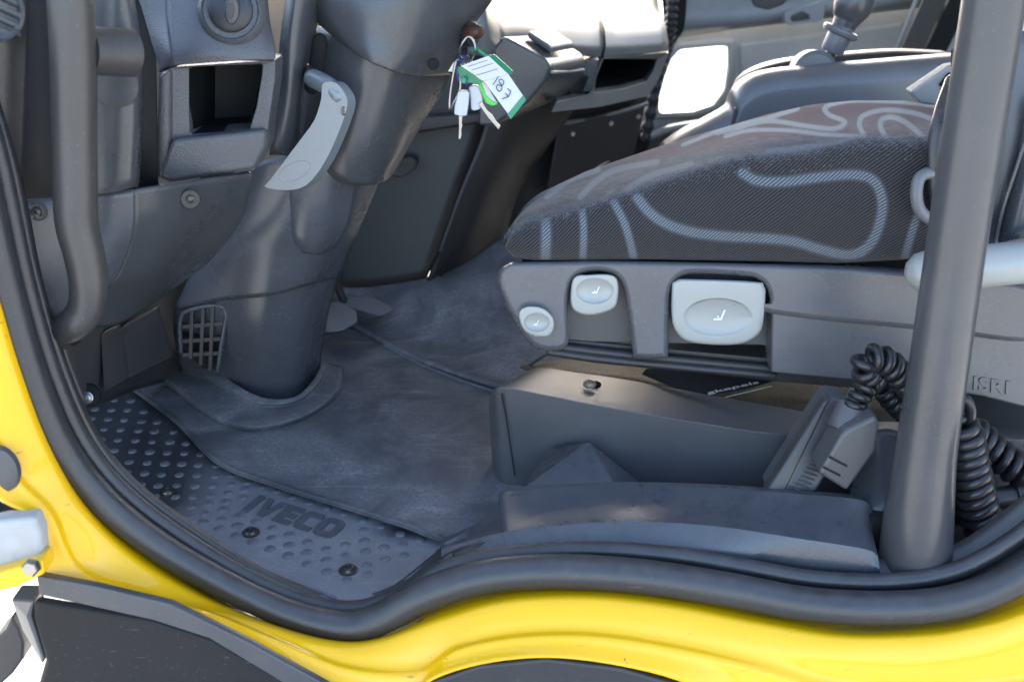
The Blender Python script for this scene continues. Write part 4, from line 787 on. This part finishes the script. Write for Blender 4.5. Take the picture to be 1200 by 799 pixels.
topl = [([(641, 230), (668, 211), (701, 199)], 4), ([(680, 231), (698, 213), (722, 199), (770, 190)], 4), ([(735, 222), (760, 207), (810, 192)], 4),
        ([(1118, 130), (1105, 126), (1072, 121), (1025, 118), (990, 119), (967, 126), (972, 135), (990, 143), (978, 151), (946, 148), (902, 142), (867, 149), (840, 156)], 2.9),
        ([(1110, 146), (1098, 142), (1072, 133), (1039, 129), (1013, 135), (1007, 146), (1013, 160)], 3.0), ([(1084, 164), (1066, 147), (1048, 138), (1034, 140), (1032, 150), (1040, 164)], 3.2),
        ([(850, 160), (879, 153), (923, 153), (967, 158), (1010, 160)], 2.5), ([(935, 128), (897, 139), (850, 151), (800, 170)], 2.5), ([(900, 178), (960, 172), (1030, 168)], 4)]
jj = np.concatenate([np.tile(np.arange(NV), NX), [0, 0]])
stripe = np.full(len(W), 9.0); upper = jj > seam_i
for l, hw in side: stripe = np.where(~upper, np.minimum(stripe, polydist(pp, smoothline(l)) / hw), stripe)
for l, hw in topl: stripe = np.where(upper, np.minimum(stripe, polydist(pp, smoothline(l)) / hw), stripe)
redline = [(560, 240), (640, 215), (700, 194), (760, 184), (830, 178), (900, 168), (1013, 160), (1200, 160)]
ry = np.interp(pp[:, 0], [a for a, b in redline], [b for a, b in redline])
red = np.where(upper, np.clip((ry - pp[:, 1]) / 8 + .3, 0, 1), 0)
sl_ = [(597, 268), (614, 258), (674, 240), (740, 218), (818, 193), (860, 184), (920, 178), (1013, 162), (1092, 163)]
dseam = polydist(pp, sl_)
wear = np.exp(-(dseam / 8.0) ** 2) * np.clip(.35 + (pp[:, 0] - 600) / 350, .35, 1) * .9
wear = np.where(upper, np.maximum(wear, .55 * np.exp(-((dseam - 14) / 12.0) ** 2)), wear * .8)
for nm, a in (('stripe', stripe), ('redzone', red), ('wear', wear)):
    t_ = me.attributes.new(nm, 'FLOAT', 'POINT'); t_.data.foreach_set('value', a.astype(np.float32))
arc = np.zeros((NX, NV)); G = W[:NX * NV].reshape(NX, NV, 3); arc[:, 1:] = np.cumsum(np.linalg.norm(np.diff(G, axis=1), axis=2), axis=1)
arc -= arc[:, seam_i:seam_i + 1]
uvv = np.concatenate([np.stack([np.repeat(G[:, 10, 0], NV), arc.ravel()], 1), [[0, 0], [0, 0]]])
uvl = me.uv_layers.new(name='UVMap'); li = np.empty(len(me.loops), int); me.loops.foreach_get('vertex_index', li)
uvl.data.foreach_set('uv', uvv[li].astype(np.float32).ravel())
# frayed fluff along the worn seam
fz_v, fz_f = [], []
for k in range(9000):
    i = int(rng.integers(10, NX - 2)); j = seam_i + int(rng.normal(2, 4)); j = max(seam_i - 6, min(seam_i + 16, j))
    p = SEC[i][j].lerp(SEC[i + 1][j], float(rng.random())); l = float(rng.uniform(.0012, .0055))
    d = Vector((rng.normal(0, .8), rng.normal(-.35, .6), rng.normal(.5, .6))).normalized() * l
    q = Vector((rng.normal(), rng.normal(), rng.normal())).normalized() * .0003
    b = len(fz_v); fz_v += [p - q, p + q, p + d]; fz_f.append((b, b + 1, b + 2))
M['fluff'] = simple('fabric_fluff', (.20, .20, .205), .95, spec=.05)
fz = mk('fluff', fz_v, fz_f, M['fluff'], seat, smooth=False); fz['kind'] = 'stuff'

# skirt with two notches
YS = 1.322
skirt_pts = [(583, 328), (586, 316), (594, 310), (606, 307), (660, 306), (700, 305.5), (800, 307), (900, 309.5), (960, 312), (1040, 316), (1100, 322), (1210, 338), (1210, 398), (1090, 388), (904, 368), (902, 352), (898, 338), (890, 329), (874, 324), (815, 321), (797, 325), (788, 336), (785, 350), (784, 375), (783, 417), (778, 420), (746, 420), (742, 416), (738, 385), (733, 350), (728, 332), (718, 322), (700, 318), (682, 321), (671, 330), (667, 345), (666, 365), (667, 398), (660, 409), (641, 411), (626, 406), (612, 392), (598, 368), (588, 346)]
oc = [(v.x, v.y) for v in cr([Vector((a, b, 0)) for a, b in skirt_pts], 6, True)]
oc = np.array([q for k, q in enumerate(oc) if k == 0 or math.dist(q, oc[k - 1]) > .8]); n_ = len(oc)
tg_ = np.roll(oc, -2, 0) - np.roll(oc, 2, 0); nm_ = np.stack([-tg_[:, 1], tg_[:, 0]], 1)
area = .5 * np.sum(oc[:, 0] * np.roll(oc[:, 1], -1) - np.roll(oc[:, 0], -1) * oc[:, 1]); nm_ *= np.sign(area)
for _ in range(6): nm_ = (np.roll(nm_, 1, 0) + 2 * nm_ / np.maximum(1e-6, np.linalg.norm(nm_, axis=1, keepdims=True)) + np.roll(nm_, -1, 0)) / 4
nm_ /= np.linalg.norm(nm_, axis=1, keepdims=True)
sv, sf = [], []
prf = [(0, .05), (0, .015), (.5, .0100), (1.6, .0056), (3.3, .0023), (5.0, .0006), (6.4, 0)]
for d, dy in prf: sv += [P(a, b, YS + dy) for a, b in oc + nm_ * d]
for q in range(len(prf) - 1):
    for k in range(n_): sf.append((q * n_ + k, q * n_ + (k + 1) % n_, (q + 1) * n_ + (k + 1) % n_, (q + 1) * n_ + k))
from mathutils.geometry import delaunay_2d_cdt
cv_, _e, cf_, *_r = delaunay_2d_cdt([Vector((a, b)) for a, b in oc + nm_ * prf[-1][0]], [(k, (k + 1) % n_) for k in range(n_)], [list(range(n_))], 1, 1e-4)
b0 = len(sv); sv += [P(q.x, q.y, YS) for q in cv_]; sf += [tuple(b0 + k for k in f) for f in cf_]; ncap = len(cf_)
sk = mk('skirt', sv, sf, M['skirt'], seat, angle=180)
bm = bmesh.new(); bm.from_mesh(sk.data); fl_ = bm.faces[:]; cap_, rim_ = fl_[-ncap:], fl_[:-ncap]
bmesh.ops.recalc_face_normals(bm, faces=rim_)
last = rim_[-1]
if last.normal.y > 0: bmesh.ops.reverse_faces(bm, faces=rim_)
bmesh.ops.reverse_faces(bm, faces=[f for f in cap_ if f.normal.y > 0])
bm.to_mesh(sk.data); bm.free()
prism('under_cushion_shade', PL([(612, 299), (1100, 299), (1100, 335), (660, 330), (612, 318)], 1.372), .05, M['hole'], seat, bevel=.002)  # added dark panel: paints the shade under the cushion, hides bright slits
patch('skirt_shelf', [PL([(880, 306, 1.40), (940, 306, 1.40), (1040, 308, 1.40), (1210, 325, 1.40)], 0), PL([(880, 311, 1.335), (940, 312, 1.335), (1040, 318, 1.335), (1210, 340, 1.335)], 0)], M['skirt'], seat, n=(4, 2), mode='cl')
prism('skirt_lower', PL([(905, 360), (1090, 380), (1210, 390), (1210, 480), (1150, 465), (1074, 453), (985, 445), (904, 437)], YS + .010), .04, M['skirt'], seat, bevel=.004)
prism('recess_plate', PL([(650, 315), (910, 315), (910, 405), (650, 400)], YS + .045), .01, M['box'], seat, bevel=.002)
for (l, y, n_) in (([(640, 404), (700, 412), (800, 422), (905, 432)], YS + .036, .006), ([(645, 412), (700, 420), (800, 430), (905, 440)], YS + .034, .006)):
    tube('rail', PL(l, y), n_, M['dark'], seat, n=10)
prism('rail_backing', PL([(640, 396), (905, 420), (1080, 445), (1080, 462), (905, 447), (700, 424), (645, 416)], YS + .042), .05, M['dark'], seat, bevel=.002)
def button(name, outline, y, dep, dish, label, icon):
    (cx, cy, rx, ry_) = dish
    oc = [(v.x, v.y) for v in cr([Vector((a, b, 0)) for a, b in outline], 8, True)]
    ang = np.linspace(0, 2 * math.pi, 49); oa = np.array([math.atan2(b - cy, a - cx) % (2 * math.pi) for a, b in oc]); orr = np.array([math.hypot(a - cx, b - cy) for a, b in oc])
    k = np.argsort(oa); rad = np.interp(ang % (2 * math.pi), oa[k], orr[k], period=2 * math.pi)
    def ring(f, dy, g=0):                               # g = 0 outline scaled by f, g = 1 dish ellipse scaled by f
        return [P(cx + math.cos(a) * ((1 - g) * r * f + g * f / math.hypot(math.cos(a) / rx, math.sin(a) / ry_)), cy + math.sin(a) * ((1 - g) * r * f + g * f / math.hypot(math.cos(a) / rx, math.sin(a) / ry_)), y + dy) for a, r in zip(ang, rad)]
    rows = [ring(1, dep), ring(1.0, .010), ring(.995, .004), ring(.96, .001), ring(.90, 0), ring(1.06, -.0004, 1), ring(1.0, 0, 1), ring(.88, .0022, 1), ring(.55, .0050, 1), ring(.25, .0060, 1), ring(.01, .0062, 1)]
    b = patch(name, rows, M['button'], seat, n=(1, 3), solid=0, mode='lc', label=label)
    ix, iy, s = icon
    for l in ([(-.9, .55), (.35, .55), (1.0, -1.0), (.7, -1.0), (.2, .2), (-.9, .3)], [(-.35, -.1), (-.05, -.1), (-.05, .15), (-.35, .15)]):
        ic = prism('seat_icon', [P(ix + a * s, iy + b_ * s, y + .0042) for a, b_ in l], .0015, M['print'], seat, bevel=0); ic.parent = b
    return b
button('adjuster_button', [(608, 366), (618, 359), (636, 361), (648, 372), (649, 385), (642, 394), (624, 393), (612, 384)], YS - .012, .02, (629, 378, 15, 11), 'small oval pale adjuster button at the front of the skirt', (628, 379, 3.6))
button('adjuster_lever', [(672, 326), (690, 322), (716, 322), (724, 330), (724, 350), (718, 362), (696, 369), (678, 367), (669, 356)], YS - .004, .05, (697, 341, 22, 15), 'middle pale adjuster lever in the narrow notch', (698, 341, 4.8))
button('adjuster_paddle', [(788, 329), (794, 327), (842, 328), (892, 331), (897, 336), (895, 372), (890, 390), (872, 402), (840, 404), (806, 400), (792, 388), (787, 370)], YS - .002, .04, (841, 372, 40, 22), 'large pale adjuster paddle in the wide notch', (843, 371, 7.5))
o_ = P(1140, 456, YS + .0095); letters('embossing', 'ISRI', o_, P(1182, 462, YS + .0095) - o_, P(1141, 440, YS + .0095) - o_, .016, .0012, M['skirt'], seat, offset=.01)
tube('recline_lever', PL([(1086, 318, 1.28), (1130, 314, 1.275), (1180, 309, 1.27), (1250, 303, 1.27)], 0), .026, M['button'], seat, n=24, flat=((0, 1, 0), 1), label='pale rounded recline lever behind the pole')
# backrest bolster + bracket and shade plates
patch('backrest_side', [PL([(1120, 60, 1.48), (1180, 40, 1.40), (1260, 30, 1.40)], 0), PL([(1110, 160, 1.46), (1170, 150, 1.38), (1260, 140, 1.38)], 0), PL([(1100, 240, 1.45), (1160, 230, 1.37), (1260, 220, 1.37)], 0), PL([(1095, 310, 1.45), (1150, 310, 1.37), (1260, 310, 1.37)], 0)], M['box'], seat, n=(6, 6))
patch('bolster', [PL([(1205, 120, 1.36), (1230, 110, 1.345), (1270, 100, 1.35)], 0), PL([(1190, 190, 1.36), (1215, 180, 1.335), (1270, 170, 1.34)], 0), PL([(1165, 285, 1.36), (1195, 280, 1.33), (1270, 270, 1.34)], 0)], M['dash2'], seat, n=(6, 6))
tube('bolster_piping', PL([(1204, 160), (1190, 200), (1175, 245), (1163, 300)], 1.352), .003, M['skirt'], seat, n=8)
prism('backrest_shadow_plate', PL([(1120, 60), (1240, 40), (1240, 150), (1170, 150), (1120, 130)], 1.50), .02, M['hole'], seat, bevel=.002)  # near-black plate standing in for the shade by the backrest
prism('armrest_bracket', PL([(1067, 108), (1112, 78), (1160, 70), (1160, 130), (1104, 126), (1078, 121)], 1.66), .03, M['greydoor'], seat, bevel=.004)
prism('bracket_slot', PL([(1101, 100), (1112, 86), (1150, 80), (1150, 105), (1110, 106)], 1.655), .01, M['hole'], seat, bevel=.002)
belt = thing('seat_belt', 'fuzzy black belt strap with pale anchor ring behind the pole', 'seat belt', P(1100, 200, 1.31))
tube('strap', PL([(1118, 95, 1.38), (1106, 130, 1.33), (1098, 165, 1.318), (1097, 200, 1.312), (1100, 240, 1.312)], 0), .011, M['seal'], belt, n=12, flat=((1, 0, 0), .6))
bv, bf = [], []
for k in range(900):
    s = float(rng.random()); p = P(1108 - 10 * s + rng.normal(0, 4), 120 + 90 * s, 1.315); d = Vector((rng.normal(-.5, .7), rng.normal(-.5, .5), rng.normal(0, .6))).normalized() * float(rng.uniform(.002, .006)); q = Vector((rng.normal(), rng.normal(), rng.normal())).normalized() * .0003
    b = len(bv); bv += [p - q, p + q, p + d]; bf.append((b, b + 1, b + 2))
f_ = mk('strap_fuzz', bv, bf, M['seal'], belt, smooth=False); f_['kind'] = 'stuff'
tube('anchor_ring', cr(PL([(1080, 206, 1.31), (1074, 225, 1.305), (1078, 246, 1.305), (1094, 258, 1.305), (1112, 250, 1.31), (1114, 225, 1.315), (1100, 205, 1.315)], 0), 6, True), .0075, M['console'], belt, n=12, smoothpath=False)

# ================================================================== SEAT BOX COVER
sb = thing('seat_base_cover', 'dark grey plastic cover round the seat base with a storage bin', 'seat base', P(700, 560, 1.31))
crease = [(573, 470, 1.39), (577, 459, 1.35), (590, 454, 1.33), (640, 463, 1.325), (700, 475, 1.315), (800, 492, 1.30), (890, 506, 1.29), (960, 509, 1.285), (1060, 511, 1.28), (1200, 515, 1.28)]
backe = [(600, 452, 1.50), (610, 444, 1.46), (628, 431, 1.44), (680, 437, 1.43), (730, 444, 1.42), (830, 462, 1.405), (920, 478, 1.39), (990, 490, 1.385), (1090, 496, 1.38), (1220, 500, 1.38)]
bot = [(578, 578, 1.39), (583, 582, 1.35), (596, 585, 1.33), (640, 585, 1.325), (700, 590, 1.315), (800, 600, 1.30), (890, 610, 1.29), (960, 620, 1.285), (1060, 640, 1.28), (1200, 660, 1.28)]
C_, B_, O_ = PL(crease, 0), PL(backe, 0), PL(bot, 0)
rows = [B_, C_, [c.lerp(o, .5) + Vector((0, .004, 0)) for c, o in zip(C_, O_)], O_]
patch('cover', rows, M['box'], sb, solid=.004, n=(6, 1), mode='cl', bevel=.004, angle=30)
tube('slit', PL([(588, 462, 1.327), (594, 495, 1.327), (603, 556, 1.327)], 0), [.0015, .0012, .0008], M['hole'], sb, n=6)
screw('rusty_screw', P(691, 450, 1.372), (0, -.25, 1), .006, M['rust'], sb)
lathe('screw_hole', [(.009, .0006), (.0005, .0006)], P(697, 451, 1.378), (0, -.25, 1), M['hole'], sb)
gz_ = C_[4].z - .004
patch('base_metal', [[P(610, 428, 1.47), P(700, 415, 1.60), P(900, 420, 1.70), P(1100, 440, 1.70)], [P(625, 434, 1.44), P(730, 447, 1.42), P(920, 480, 1.39), P(1110, 500, 1.38)]], M['grime'], sb, n=(6, 4), mode='ll')
tube('base_edge', PL([(620, 428, 1.47), (640, 415, 1.50), (655, 408, 1.53)], 0), .003, M['box'], sb, n=6)
# opening and printed sticker on the base
def onmetal(px, py):                                   # height of the base metal sheet there
    return P(px, py, 1.42 + (452 - py) * .0012 - (px - 760) * .00018)
prism('base_opening', [onmetal(a, b) + Vector((0, -.003, .003)) for a, b in [(752, 440), (757, 434), (800, 430), (905, 448), (872, 458), (830, 464), (790, 456)]], .002, M['hole'], sb, bevel=0)
tube('sticker_line', [onmetal(849, 467) + Vector((0, -.006, .005)), onmetal(903, 454) + Vector((0, -.006, .005))], .0006, M['faint'], sb, n=5, smoothpath=False)
o_ = onmetal(828, 464) + Vector((0, -.007, .006)); letters('sticker_print', 'gkepels', o_, onmetal(888, 451) + Vector((0, -.007, .006)) - o_, onmetal(826, 461) + Vector((0, -.007, .006)) - o_, .006, .0002, M['faint'], sb)
lathe('base_hole', [(.005, .001), (.0004, .001)], onmetal(673, 419) + Vector((0, -.004, .003)), (0, -.6, 1), M['hole'], sb, n=12)
# gusset in the bin
g = [P(690, 517, 1.30), P(645, 523, 1.318), P(645, 552, 1.318), P(603, 579, 1.21), P(725, 575, 1.20), P(770, 580, 1.295), P(640, 585, 1.31), P(655, 600, 1.21)]
mk('gusset', g, [(0, 1, 2, 3), (0, 3, 4), (0, 4, 5), (3, 7, 4), (0, 5, 6, 1), (1, 6, 2), (2, 6, 7, 3), (4, 7, 6, 5)], M['trim'], sb, bevel=.004, seg=3)
patch('bin_floor', [PL([(560, 590, 1.36), (800, 600, 1.32), (1060, 625, 1.30)], 0), PL([(560, 640, 1.16), (800, 650, 1.14), (1060, 680, 1.12)], 0)], M['dark'], sb, n=(4, 4), mode='ll')
patch('bin_end', [PL([(1000, 520, 1.275), (1030, 503, 1.27), (1060, 507, 1.27), (1090, 520, 1.28)], 0), PL([(1000, 550, 1.25), (1030, 540, 1.235), (1060, 545, 1.235), (1090, 550, 1.25)], 0), PL([(990, 592, 1.20), (1025, 592, 1.17), (1060, 592, 1.17), (1090, 592, 1.19)], 0), PL([(990, 612, 1.20), (1025, 610, 1.165), (1060, 610, 1.165), (1090, 610, 1.19)], 0)], M['trim'], sb, n=(6, 6))

# ================================================================== SILL TRIM
stt = thing('sill_trim', 'curved blue grey plastic sill trim along the bottom of the doorway', 'sill trim', P(780, 620, 1.12))
tp = [(516, 640, 1.14), (535, 632, 1.15), (565, 618, 1.165), (586, 600, 1.19), (591, 582, 1.205), (625, 577, 1.205), (680, 574, 1.205), (740, 572, 1.20), (840, 575, 1.19), (940, 582, 1.18), (1006, 588, 1.17), (1020, 600, 1.165)]
md = [(518, 647, 1.12), (537, 641, 1.12), (567, 632, 1.118), (588, 627, 1.116), (596, 625, 1.115), (630, 620, 1.115), (682, 616, 1.115), (740, 613, 1.115), (840, 619, 1.11), (940, 633, 1.10), (1010, 644, 1.10), (1026, 652, 1.10)]
bt = [(520, 668, 1.095), (539, 660, 1.095), (570, 652, 1.095), (590, 648, 1.095), (600, 646, 1.095), (632, 642, 1.095), (684, 640, 1.095), (740, 640, 1.095), (840, 647, 1.095), (940, 663, 1.095), (1014, 672, 1.095), (1031, 674, 1.095)]
T_, M_, Bt = PL(tp, 0), PL(md, 0), PL(bt, 0)
rows = [[t_ + Vector((0, .02, -.05)) for t_ in T_], [t_ + Vector((0, .012, -.002)) for t_ in T_], T_, [t_.lerp(m_, .5) + Vector((0, .010, -.006)) for t_, m_ in zip(T_, M_)], M_, [m_.lerp(b_, .5) + Vector((0, -.003, 0)) for m_, b_ in zip(M_, Bt)], Bt, [b_ + Vector((0, .01, -.03)) for b_ in Bt]]
patch('trim_cover', rows, M['trim'], stt, solid=.004, n=(6, 1), mode='cl', bevel=.007, angle=30)
patch('plate_edge', [PL([(400, 708, 1.075), (450, 696, 1.09), (490, 668, 1.13), (514, 642, 1.16)], 0), PL([(404, 714, 1.07), (456, 700, 1.075), (497, 674, 1.10), (517, 650, 1.12)], 0), PL([(408, 724, 1.065), (460, 712, 1.068), (502, 690, 1.08), (519, 668, 1.095)], 0)], M['seal'], stt, n=(6, 5), solid=.004)
prism('end_bracket', PL([(1006, 588), (1050, 590), (1050, 606), (1036, 609), (1020, 609)], 1.185), .04, M['trim'], stt, bevel=.003)

prism('end_gap_shade', PL([(1019, 606), (1046, 604), (1044, 680), (1028, 680)], 1.15), .02, M['hole'], stt, bevel=0)  # near-black block added to paint the shaded gap at the trim end
# ================================================================== HANDSET AND CORDS
hs = thing('remote_handset', 'grey remote handset with a clip leaning in the seat base bin', 'handset', P(950, 575, 1.2))
prism('handset_body', PL([(898, 580, 1.20), (968, 470, 1.24), (976, 466, 1.24), (988, 468, 1.24), (1004, 480, 1.24), (992, 520, 1.22), (956, 580, 1.20)], 0), .045, M['box'], hs, bevel=.006)
prism('keypad_face', PL([(896, 579, 1.194), (965, 472, 1.234), (974, 467, 1.234), (920, 577, 1.196)], 0), .02, M['handle'], hs, bevel=.003)
for k in range(14):
    f = k / 13; a0, b0 = 930 + 42 * f, 572 - 62 * f
    tube('grip_rib', [P(a0, b0, 1.195 + .02 * f), P(a0 + 14, b0 + 4, 1.195 + .02 * f)], .0012, M['dark'], hs, n=5, smoothpath=False)
cp = prism('belt_clip', PL([(959, 555), (986, 510), (994, 503), (1028, 487), (1031, 500), (1027, 528), (993, 576)], 1.165), .045, M['box'], hs, bevel=.005, seg=3)
for a, b, c, d in ((972, 534, 993, 545), (965, 546, 985, 556)):
    q = mk('clip_slot', [P(a, b, 1.1645), P(c, d, 1.1645), P(c - 1, d + 2, 1.1645), P(a - 1, b + 2, 1.1645)], [(0, 1, 2, 3)], M['hole'], hs, smooth=False, solid=.001); q.parent = cp
sd = (P(1002, 468, 1.235) - P(993, 492, 1.225)).normalized()
lathe('cable_socket', [(.021, -.012), (.0215, 0), (.019, .022), (.013, .024), (.012, .04), (.0005, .04)], P(993, 494, 1.20), sd, M['box'], hs, n=24)
c1 = thing('handset_cord', 'black coiled cord looping up out of the handset', 'coiled cord', P(1030, 440, 1.2))
coil('coil', PL([(999, 478, 1.20), (1008, 464, 1.20), (1020, 450, 1.205), (1030, 447, 1.21)], 0), .009, .0052, 4.5, M['cord'], c1, ramp=.05)
coil('coil', PL([(1034, 446, 1.215), (1014, 432, 1.20), (1020, 420, 1.195), (1040, 425, 1.195), (1060, 445, 1.20), (1082, 470, 1.215), (1110, 490, 1.23)], 0), .0125, .0056, 17, M['cord'], c1, ramp=.03)
coil('coil', PL([(1036, 452, 1.235), (1050, 472, 1.235), (1070, 488, 1.24), (1100, 500, 1.245)], 0), .0115, .0052, 11, M['cord'], c1, ramp=.03)
c2 = thing('air_hose', 'thick black spiral air hose hanging to the right of the pole', 'coiled hose', P(1150, 630, 1.17))
tube('hose_tail', PL([(1119, 500, 1.19), (1124, 478, 1.18), (1131, 468, 1.175), (1138, 480, 1.175), (1135, 500, 1.18)], 0), .0062, M['cord'], c2, n=10)
coil('coil', PL([(1128, 490, 1.18), (1132, 530, 1.18), (1140, 570, 1.175), (1150, 605, 1.17), (1160, 640, 1.165)], 0), .0185, .0068, 13, M['cord'], c2, ramp=.09, n=10, per=18)
c3 = thing('second_air_hose', 'thinner black spiral hose running right behind the thick one', 'coiled hose', P(1180, 545, 1.24))
coil('coil', PL([(1130, 500, 1.25), (1155, 520, 1.245), (1180, 540, 1.235), (1215, 565, 1.225), (1260, 590, 1.22)], 0), .0165, .0062, 12, M['cord'], c3, ramp=.05)
hc = thing('hose_coupling', 'ribbed black hose coupling beside the pole foot', 'hose coupling', P(1115, 590, 1.2))
cx = (P(1190, 578, 1.22) - P(1100, 592, 1.22)).normalized(); c0 = P(1095, 595, 1.22)
lathe('collar', [(.020, 0), (.023, .004), (.023, .03), (.019, .034), (.014, .034), (.014, .10), (.018, .10), (.018, .12), (.0005, .12)], c0, cx, M['dark'], hc, n=24)
u_ = cx.orthogonal().normalized(); v_ = cx.cross(u_)
rib0 = None
for k in range(10):
    a = 2 * math.pi * k / 10; d = u_ * math.cos(a) + v_ * math.sin(a)
    tube('grip_rib', [c0 + cx * .002 + d * .023, c0 + cx * .03 + d * .023], .0032, M['cord'], hc, n=6, smoothpath=False)
tube('hose_loop', PL([(1165, 640, 1.22), (1180, 612, 1.215), (1200, 590, 1.21), (1230, 570, 1.21)], 0), .012, M['cord'], hc, n=12)
rp = thing('seat_foot_well', 'dark brown floor corner behind the pole foot', 'floor panel', P(1150, 640, 1.2))
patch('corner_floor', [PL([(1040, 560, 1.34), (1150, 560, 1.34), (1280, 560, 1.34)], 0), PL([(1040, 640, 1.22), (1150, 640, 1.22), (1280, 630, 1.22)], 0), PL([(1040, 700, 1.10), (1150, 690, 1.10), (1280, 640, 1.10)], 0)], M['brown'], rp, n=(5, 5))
patch('corner_back', [PL([(1060, 440, 1.42), (1150, 445, 1.42), (1280, 450, 1.42)], 0), PL([(1060, 580, 1.36), (1150, 580, 1.36), (1280, 580, 1.36)], 0)], M['hole'], rp, n=(3, 3), mode='ll')  # near-black sheet standing in for the darkness behind the pole

gv, gf = [], []
for k in range(420):
    px, py = float(rng.uniform(150, 580)), float(rng.uniform(430, 690))
    if py < 452 + (px - 150) * .1 or py > 600 + (px - 150) * .25: continue
    c = PZ(px, py, ZM + .0015); r = float(rng.uniform(.0004, .0013)); b = len(gv)
    gv += [c + Vector((float(rng.normal()), float(rng.normal()), abs(float(rng.normal())))) .normalized() * r for _ in range(4)]
    gf += [(b, b + 1, b + 2), (b, b + 2, b + 3), (b, b + 3, b + 1), (b + 1, b + 3, b + 2)]
M['grit'] = simple('dry_grit', (.24, .22, .19), .9, scale=200, var=.5)
g_ = mk('grit', gv, gf, M['grit'], None, smooth=False); g_['kind'] = 'stuff'; g_['label'] = 'loose pale grit scattered over the floor mat'; g_['category'] = 'grit'
